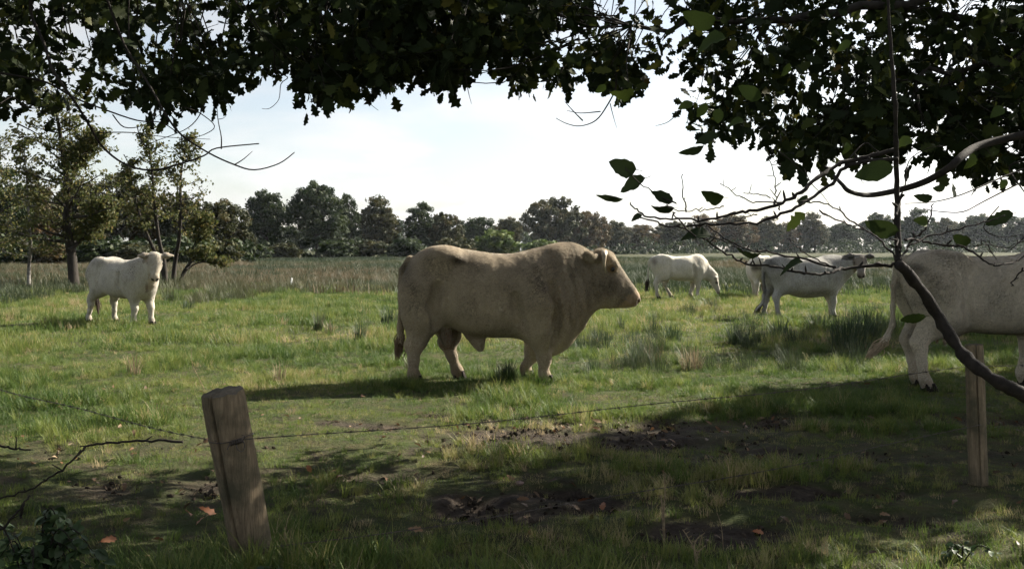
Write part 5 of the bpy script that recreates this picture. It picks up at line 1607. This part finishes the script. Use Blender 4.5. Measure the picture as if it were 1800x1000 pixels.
def grass_layer(name, y0, y1, dens, protos, seed, s0, s1, label, tall):
    rg, x, y = scatter(y0, y1, dens, seed)
    m = mud(x, y)
    tus = fbm(x * .9, y * .9, 71); fine = fbm(x * 3.3, y * 3.3, 72)
    worn = np.exp(-((y - 7.0) / 1.9) ** 2) * np.clip(1.6 * fbm(x * .8, y * .8, 75), 0, 1)
    keep = rg.random(len(x)) < np.clip(1.0 - 1.5 * m, .06, 1) * np.clip(.30 + 1.3 * fine, .3, 1) * (1 - .35 * worn)
    x, y, m, tus, fine, worn = x[keep], y[keep], m[keep], tus[keep], fine[keep], worn[keep]
    n = len(x)
    s = (s0 + (s1 - s0) * np.clip((tus - .3) * 2.2, 0, 1)) * rg.uniform(.6, 1.3, n) * np.clip(1 - .5 * m, .4, 1) * (1 - .45 * worn) * np.where(y > 9.5, .82, 1.0)
    dry = fbm(x * .35 + 3, y * .35, 73)
    t = np.clip(np.where(y < 10.5, .31, .40) + .9 * (dry - .5) + .6 * (fine - .5) + rg.normal(0, .15, n) + .35 * m + .12 * worn + (rg.random(n) < .07) * .45, 0, 1)
    idx = np.where((tus > .58) | (rg.random(n) < .12), rg.integers(tall, len(protos), n), rg.integers(0, tall, n))
    P = np.stack([x, y, gh(x, y) - .005], 1)
    R = np.stack([rg.normal(0, .12, n), rg.normal(0, .12, n), rg.uniform(0, 6.283, n)], 1)
    S = np.stack([s, s, s * rg.uniform(.75, 1.2, n)], 1)
    instancer(name, protos, P, R, S, idx, t, label, 'grass')
grass_layer('grass', 3.2, 15.5, 215, GR, 101, .55, 1.35, 'short tussocky grass of the near meadow', 4)
grass_layer('short_grass', 3.4, 12.5, 230, [blades(80 + k, 20, .07, .02, .055, .006, M['grass'], 1.0, seg=2) for k in range(4)] * 2, 106, .7, 1.1, 'cropped fine grass between the tussocks', 4)
grass_layer('grass', 15, 40, 52, GM, 102, .8, 1.3, 'sunlit short grass of the middle meadow', 4)

def rough_layer():
    rg, x, y = scatter(33, 175, 4.6, 103)
    keep = (fbm(x * .05, y * .09, 81) + (y - 33) * .012 + rg.normal(0, .06, len(x)) > .50) & (rg.random(len(x)) < np.clip(45 / y, .25, 1))
    x, y = x[keep], y[keep]; n = len(x)
    patch = fbm(x * .045, y * .03, 82)
    t = np.clip(.30 + 2.0 * (patch - .5) + rg.normal(0, .14, n), 0, 1)
    s = rg.uniform(.8, 1.5, n) * np.clip(.8 + .8 * (fbm(x * .2, y * .2, 83) - .4), .5, 1.4)
    P = np.stack([x, y, gh(x, y)], 1)
    R = np.stack([rg.normal(0, .08, n), rg.normal(0, .08, n), rg.uniform(0, 6.283, n)], 1)
    instancer('rough_grass', GF, P, R, np.repeat(s[:, None], 3, 1), rg.integers(0, 4, n), t, 'bleached rough grass of the far meadow', 'grass')
rough_layer()

def rush_layer():
    rg, x, y = scatter(24, 95, 3.4, 104)
    px = 900 + x / y * 1800; py = HZ + 2700 / y
    wv = 10 * (fbm(px / 70, y * 0, 91) - .5)
    band = (py < np.interp(px, [-200, 120, 160, 330, 460, 740, 1050, 1100, 1330, 1560, 2000], [546, 546, 500, 538, 522, 512, 502, 500, 506, 514, 514]) + wv) & (py > 466)
    clump = fbm(x * .35, y * .2, 92) > np.where(px < 160, .45, .36)
    grn = (px < 300) & (py > 488) & (py < 520) & (fbm(x * .2, y * .2, 93) > .45)
    k = band & clump & ~grn
    x, y = x[k], y[k]; n = len(x)
    t = np.clip(.34 + 2.0 * (fbm(x * .14, y * .07, 94) - .45) + rg.normal(0, .12, n), 0, 1)
    s = rg.uniform(.5, 1.0, n) * (.6 + .8 * fbm(x * .3, y * .2, 96))
    P = np.stack([x, y, gh(x, y) - .02], 1)
    R = np.stack([rg.normal(0, .06, n), rg.normal(0, .06, n), rg.uniform(0, 6.283, n)], 1)
    S = np.stack([s * 1.5, s * 1.5, s], 1)
    instancer('rushes', RU, P, R, S, rg.integers(0, 3, n), t, 'grey green and brown band of rushes across the middle distance', 'rushes')
    # scattered tufts in the shaded rushy ground on the right
    rg = np.random.default_rng(105)
    n = 420
    px = rg.uniform(990, 1580, n); py = rg.uniform(545, 655, n)
    k = fbm(px / 60, py / 25, 95) > .47
    px, py = px[k], py[k]; n = len(px); y = 2700 / (py - HZ); x = (px - 900) / 1800 * y
    P = np.stack([x, y, gh(x, y) - .02], 1); s = rg.uniform(.35, .75, n)
    R = np.stack([rg.normal(0, .1, n), rg.normal(0, .1, n), rg.uniform(0, 6.283, n)], 1)
    instancer('rush_tufts', RU, P, R, np.stack([s, s, s], 1), rg.integers(0, 3, n), np.clip(rg.normal(.22, .16, n), 0, 1), 'low green rush tufts in the shaded ground right of the bull', 'rushes')
rush_layer()

M['rush_one'] = leafy('rush_blade_single', [(0, (.035, .060, .028)), (.4, (.070, .095, .046)), (.65, (.125, .125, .070)), (.85, (.17, .125, .075)), (1, (.24, .195, .12))], .3, False)
def rush_clump(px, py, hpx, wpx, n, dry, label, seed, name='rush_clump'):
    d = 2700 / (py - HZ); x = (px - 900) / 1800 * d; h = hpx / 1800 * d; r = wpx / 1800 * d / 2
    me = blades(seed, n, r * .55, h * .45, h, .008 + .0004 * d, M['rush_one'], .6, seg=3, tuft=.8)
    rg = random.Random(seed); tv = []
    nv = 7
    for i in range(n): tv += [min(1, max(0, rg.gauss(dry, .15)))] * nv
    set_tint(me, tv[:len(me.vertices)])
    root = thing(name, (x, d, ghs(x, d) - .01), label, 'rush', 'single rush tufts in the meadow', rg.uniform(0, 6))
    child('blades', me, root, False, 'stuff')
for k, a in enumerate([
    (560, 580, 46, 34, 90, .45, 'upright rush tuft left of the bull, left one of the pair'), (580, 586, 30, 30, 60, .7, 'shorter brown rush tuft beside the left rush tuft of the pair'),
    (632, 600, 50, 34, 90, .35, 'green rush tuft halfway between the pair and the bull\'s tail'), (684, 568, 42, 50, 110, .25, 'spreading dark rush tuft just left of the bull\'s tail'),
    (1092, 583, 38, 16, 40, .3, 'thin rush tuft below the nose of the bull'), (1248, 545, 32, 50, 90, .4, 'low rush tuft under the muzzle of the grazing cow'),
    (1180, 600, 44, 60, 110, .15, 'dark rush tuft right of the bull\'s chest in the shade'), (1300, 606, 52, 80, 140, .15, 'wide dark rush tuft left of the grey cow\'s hind legs'),
    (1370, 588, 40, 60, 110, .25, 'rush tuft covering the hind hooves of the grey cow'), (1490, 612, 88, 110, 220, .15, 'tall dense rush tuft right of the grey cow\'s forelegs'),
    (1528, 598, 80, 70, 150, .2, 'tall rush tuft left of the swinging tail'), (1440, 580, 42, 60, 110, .3, 'rush tuft in front of the grey cow\'s forelegs'),
    (1215, 652, 60, 70, 70, .9, 'pale dry grass tuft in the shade right of the bull\'s forelegs'), (890, 668, 44, 60, 110, .3, 'dark grass tuft under the bull\'s belly'),
    (1040, 655, 36, 60, 100, .25, 'grass tuft right of the bull\'s near foreleg'), (490, 668, 50, 40, 26, 1.0, 'pale dry stalks standing left of the bull\'s shadow'),
    (236, 660, 54, 44, 26, .95, 'pale dry stalks in the sunny grass below the white cow'), (330, 545, 26, 40, 80, .15, 'dark green tuft right of the white cow\'s forelegs'),
    (720, 650, 40, 26, 40, .7, 'thin brown weed stalks beside the bull\'s hind hoof'), (1010, 612, 30, 60, 90, .2, 'low tuft behind the bull\'s forelegs'),
    (1130, 640, 40, 70, 110, .15, 'dark tuft left of the pale dry grass tuft'), (1060, 600, 26, 60, 80, .2, 'low dark tuft below the bull\'s throat')]):
    rush_clump(*a, 300 + k)

# ------------------------------------------------------------------ crumbled soil in the trampled places
def lump(seed, mat):
    rg = random.Random(seed); V = []; F = []
    for i in range(5):
        for j in range(7):
            a = math.pi * i / 4; b = 2 * math.pi * j / 7; q = rg.uniform(.65, 1.25)
            V.append((q * math.sin(a) * math.cos(b) * 1.2, q * math.sin(a) * math.sin(b), q * math.cos(a) * .6))
    for i in range(4):
        for j in range(7): F.append((i * 7 + j, i * 7 + (j + 1) % 7, (i + 1) * 7 + (j + 1) % 7, (i + 1) * 7 + j))
    mb = MB(); mb.add(V, F); return mb.mesh('crumb', mat, False)
M['soil'] = leafy('soil_crumb', [(0, (.014, .011, .008)), (.5, (.045, .035, .027)), (.85, (.09, .07, .052)), (1, (.15, .12, .085))], .0, True, spec=.05, rough=.95)
def crumbs():
    rg, x, y = scatter(3.6, 11.5, 260, 130)
    m = mud(x, y)
    k = rg.random(len(x)) < np.clip(m * 1.9 - .6, 0, 1)
    x, y = x[k], y[k]; n = len(x)
    P = np.stack([x, y, gh(x, y) + .004], 1)
    s = .005 + .016 * rg.random(n) ** 2.5
    instancer('soil_crumbs', [lump(k, M['soil']) for k in range(4)], P, rg.uniform(0, 6.28, (n, 3)), np.repeat(s[:, None], 3, 1), rg.integers(0, 4, n), np.clip(rg.normal(.4, .22, n), 0, 1), 'crumbled wet soil of the trampled patches', 'soil')
crumbs()

# ------------------------------------------------------------------ fallen leaves
DEAD = [lobed_leaf(50 + k, M['dead_leaf'], 3 + k % 2, .4, .28, .35 + .2 * (k % 3)) for k in range(4)]
def litter():
    rg, x, y = scatter(3.6, 11.5, 42, 120)
    m = mud(x, y); c = fbm(x * 1.1, y * 1.1, 121)
    k = rg.random(len(x)) < np.clip(.10 + 1.6 * m + 1.6 * (c - .5), .02, .9) * .6
    x, y = x[k], y[k]; n = len(x)
    P = np.stack([x, y, gh(x, y) + rg.uniform(.005, .035, n)], 1)
    R = np.stack([rg.normal(0, .5, n), rg.normal(0, .4, n), rg.uniform(0, 6.283, n)], 1)
    s = rg.uniform(.035, .075, n)
    instancer('fallen_leaves', DEAD, P, R, np.repeat(s[:, None], 3, 1), rg.integers(0, 4, n), np.clip(rg.beta(1.6, 1.5, n), 0, 1), 'litter of brown fallen oak leaves in the trampled grass', 'leaves')
litter()
for k, (px, py, s, tint, lab) in enumerate([
    (348, 900, .11, .72, 'rusty orange oak leaf left of the leaning post, upper one of three'), (335, 918, .10, .68, 'rusty oak leaf left of the leaning post, lowest of three'), (368, 915, .09, .7, 'orange brown oak leaf touching the left side of the leaning post'),
    (716, 936, .09, .85, 'pale orange leaf lying star shaped in the grass below the mud'), (664, 876, .07, .95, 'pale curled leaf at the left rim of the mud patch'), (603, 938, .09, .8, 'tan leaf right of the leaning post\'s foot'),
    (540, 824, .08, .72, 'orange leaf in the shaded grass right of the leaning post'), (175, 968, .09, .72, 'rusty leaf right of the bramble in the left corner'), (1040, 872, .10, .66, 'red brown leaf at the right rim of the mud patch'),
    (1060, 880, .09, .6, 'brown leaf beside the red brown leaf at the mud'), (1322, 928, .07, .7, 'orange leaf right of the bare stalk'), (60, 822, .08, .9, 'pale leaf at the left edge under the dead branch'), (210, 808, .08, .98, 'yellowish leaf below the dead branch tip'), (1040, 742, .08, .9, 'pale leaf in the trampled ground beneath the wire')]):
    d = 2700 / (py - HZ); x = (px - 900) / 1800 * d
    me = lobed_leaf(200 + k, M['dead_leaf_one'], 3, .4, .3, .3); set_tint(me, [tint] * len(me.vertices))
    o = bpy.data.objects.new('fallen_leaf', me); COL.objects.link(o)
    o.location = (x, d, ghs(x, d) + .045); o.rotation_euler = (.5 + .3 * math.sin(k * 2), .25 * math.cos(k * 3), k * 1.9); o.scale = (s, s, s)
    tag(o, lab, 'leaf', 'single fallen leaves')

# ------------------------------------------------------------------ small plants and dead wood in the foreground
def stalk(px, py, tops, label, name='dead_stalk', mat='dry_stem', r=.006):
    d = 2700 / (py - HZ); x = (px - 900) / 1800 * d
    root = thing(name, (x, d, ghs(x, d)), label, 'stalk')
    for pts in tops:
        P = [Vector((x, d, ghs(x, d) - .02))] + [at(a, b, d + .03 * math.sin(k)) for k, (a, b) in enumerate(pts)]
        mb = MB(); cc = curve(P, 5); rr_ = random.Random(px)
        mb.tube(cc, list(np.linspace(r, r * .45, len(cc))), 6, True)
        for k in range(2, len(cc) - 1, 2):
            v = Vector((rr_.choice((-1, 1)) * .018, 0, .012)); mb.tube([cc[k], cc[k] + v], [r * .5, r * .2], 5, True)
        child('stem', mb.mesh('stem', M[mat]), root)
stalk(1168, 938, [[(1167, 900), (1169, 865), (1167, 832)], [(1163, 880), (1160, 874)]], 'thorny bare stalk standing upright by the dark hole')
stalk(1228, 998, [[(1222, 970), (1210, 945), (1200, 930)], [(1225, 975), (1240, 958)], [(1220, 960), (1233, 940), (1228, 962)]], 'broken pale stalks at the bottom edge', r=.005)
stalk(1272, 945, [[(1268, 925), (1260, 900)]], 'thin pale stalk right of the thorny bare stalk', r=.003)
stalk(362, 690, [[(350, 665), (338, 640), (336, 612)]], 'single dry grass stalk behind the top of the leaning post', r=.004)

def dead_branch():
    d = 3.6
    b = at(-160, HZ + 2700 / d, d)
    root = thing('dead_branch', (b.x, d, ghs(b.x, d)), 'bare dead branch reaching in from the left edge above the grass', 'branch')
    def z8(*uv): return [(u / 2.857, 650 + v / 2.857) for u, v in uv]
    for pts, w0, w1 in (([(-160, HZ + 2720 / d), (-150, 1050), (-60, 960)] + z8((0, 805), (60, 740), (110, 690), (150, 630)), 8, 4),
                        (z8((-60, 690), (20, 640), (150, 600), (250, 545), (320, 490), (400, 420), (440, 380), (530, 368), (640, 362), (760, 354), (920, 360)), 4, 6),
                        (z8((-80, 380), (20, 385), (90, 400), (150, 402)), 6, 4), (z8((110, 690), (105, 720), (100, 740)), 7, 5)):
        mb = MB(); cc = curve([at(a, c, d + .04 * math.sin(k)) for k, (a, c) in enumerate(pts)], 5); rr_ = random.Random(int(w0 * 9))
        cc = [p + Vector((rr_.gauss(0, .002), 0, rr_.gauss(0, .002))) for p in cc]
        mb.tube(cc, list(np.linspace(w0, w1, len(cc)) * .75 / 1800 * d / 2), 7, True)
        for k in range(4, len(cc) - 2, 5):
            v = Vector((rr_.gauss(0, .02), 0, rr_.gauss(.01, .012))); mb.tube([cc[k], cc[k] + v], [.003, .0015], 5, True)
        child('limb', mb.mesh('limb', M['twig']), root)
dead_branch()

def bramble(px, py, spread, height, n, seed, label, leafsize=.05, bright=.3):
    d = 2700 / (py - HZ); x = (px - 900) / 1800 * d; z = ghs(x, d); rr_ = random.Random(seed)
    root = thing('bramble', (x, d, z), label, 'bramble', 'brambles along the foot of the fence')
    for k in range(n):
        a = rr_.uniform(0, 6.283); q = spread * rr_.uniform(.3, 1); h = height * rr_.uniform(.4, 1)
        e = Vector((x + math.cos(a) * q, d + math.sin(a) * q * .6, z + h * rr_.uniform(.55, .9))); m = Vector((x + math.cos(a) * q * .5, d + math.sin(a) * q * .3, z + h))
        cc = curve([(x, d, z - .02), m, e], 6); mb = MB(); mb.tube(cc, list(np.linspace(.004, .002, len(cc))), 5, True)
        child('stem', mb.mesh('stem', M['twig']), root)
        for j in range(4, len(cc), 2):
            for t in range(3):
                L = leafsize * rr_.uniform(.6, 1.2)
                o = child('leaf', ovate_leaf(rr_.randint(0, 9999), M['bramble'], min(1, max(0, rr_.gauss(bright, .3))), .36, .2, True, .25), root)
                yw = rr_.uniform(0, 6.28)
                o.matrix_basis = Matrix.Translation(cc[j]) @ Euler((rr_.gauss(0, .5), rr_.gauss(.2, .4), yw)).to_matrix().to_4x4() @ Matrix.Translation((L * .22, 0, 0)) @ Matrix.Diagonal((L, L, L, 1))
bramble(60, 1075, .34, .42, 22, 5, 'leafy bramble filling the bottom left corner', .055, .5)
bramble(455, 1045, .16, .14, 6, 6, 'small dark bramble at the foot of the leaning post', .05, .05)
bramble(1690, 985, .2, .09, 4, 7, 'low bramble shoots in the dappled grass near the slender post', .035, .3)

def clod(px, py, s, label):
    d = 2700 / (py - HZ); x = (px - 900) / 1800 * d; mb = MB(); rr_ = random.Random(px); V = []; F = []
    for i in range(7):
        for j in range(10):
            a = math.pi * i / 6; b = 2 * math.pi * j / 10; q = s * rr_.uniform(.8, 1.15)
            V.append((q * math.sin(a) * math.cos(b) * 1.3, q * math.sin(a) * math.sin(b), q * math.cos(a) * .7))
    for i in range(6):
        for j in range(10): F.append((i * 10 + j, i * 10 + (j + 1) % 10, (i + 1) * 10 + (j + 1) % 10, (i + 1) * 10 + j))
    mb.add(V, F); o = bpy.data.objects.new('clod', mb.mesh('clod', plain('clod_soil', (.20, .14, .12), .9, 0, .2, .4, 40))); COL.objects.link(o)
    o.location = (x, d, ghs(x, d) + s * .4); tag(o, label, 'clod')
clod(913, 851, .022, 'small pinkish clod of earth at the back of the mud patch')

def marker():
    d = 2700 / (508 - HZ); x = (512 - 900) / 1800 * d
    mb = MB(); mb.tube([Vector((x, d, 0)), Vector((x, d, .25)), Vector((x + .02, d, .40)), Vector((x + .02, d, .42))], [.03, .03, .028, .012], 8, True)
    o = bpy.data.objects.new('marker_stake', mb.mesh('marker_stake', plain('white_plastic', (.75, .75, .72), .5))); COL.objects.link(o)
    tag(o, 'small white stake standing in the band of rushes', 'stake')
marker()

# ------------------------------------------------------------------ haze over the meadow
def haze():
    mb = MB(); x0, x1, y0, y1, z0, z1 = -1650, 1650, -60, 1850, -1.6, 26
    V = [(x, y, z) for z in (z0, z1) for y in (y0, y1) for x in (x0, x1)]
    mb.add(V, [(0, 2, 3, 1), (4, 5, 7, 6), (0, 1, 5, 4), (2, 6, 7, 3), (0, 4, 6, 2), (1, 3, 7, 5)])
    m, nt, out = material('haze')
    v = N(nt, 'ShaderNodeVolumePrincipled'); v.inputs['Color'].default_value = (.82, .90, 1.0, 1); v.inputs['Density'].default_value = HAZE; v.inputs['Anisotropy'].default_value = .35
    nt.links.new(v.outputs[0], out.inputs['Volume'])
    o = bpy.data.objects.new('haze', mb.mesh('haze', m, False)); COL.objects.link(o)
    tag(o, 'thin morning haze lying over the meadow', 'haze', kind='stuff')
HAZE = 0.00006
haze()
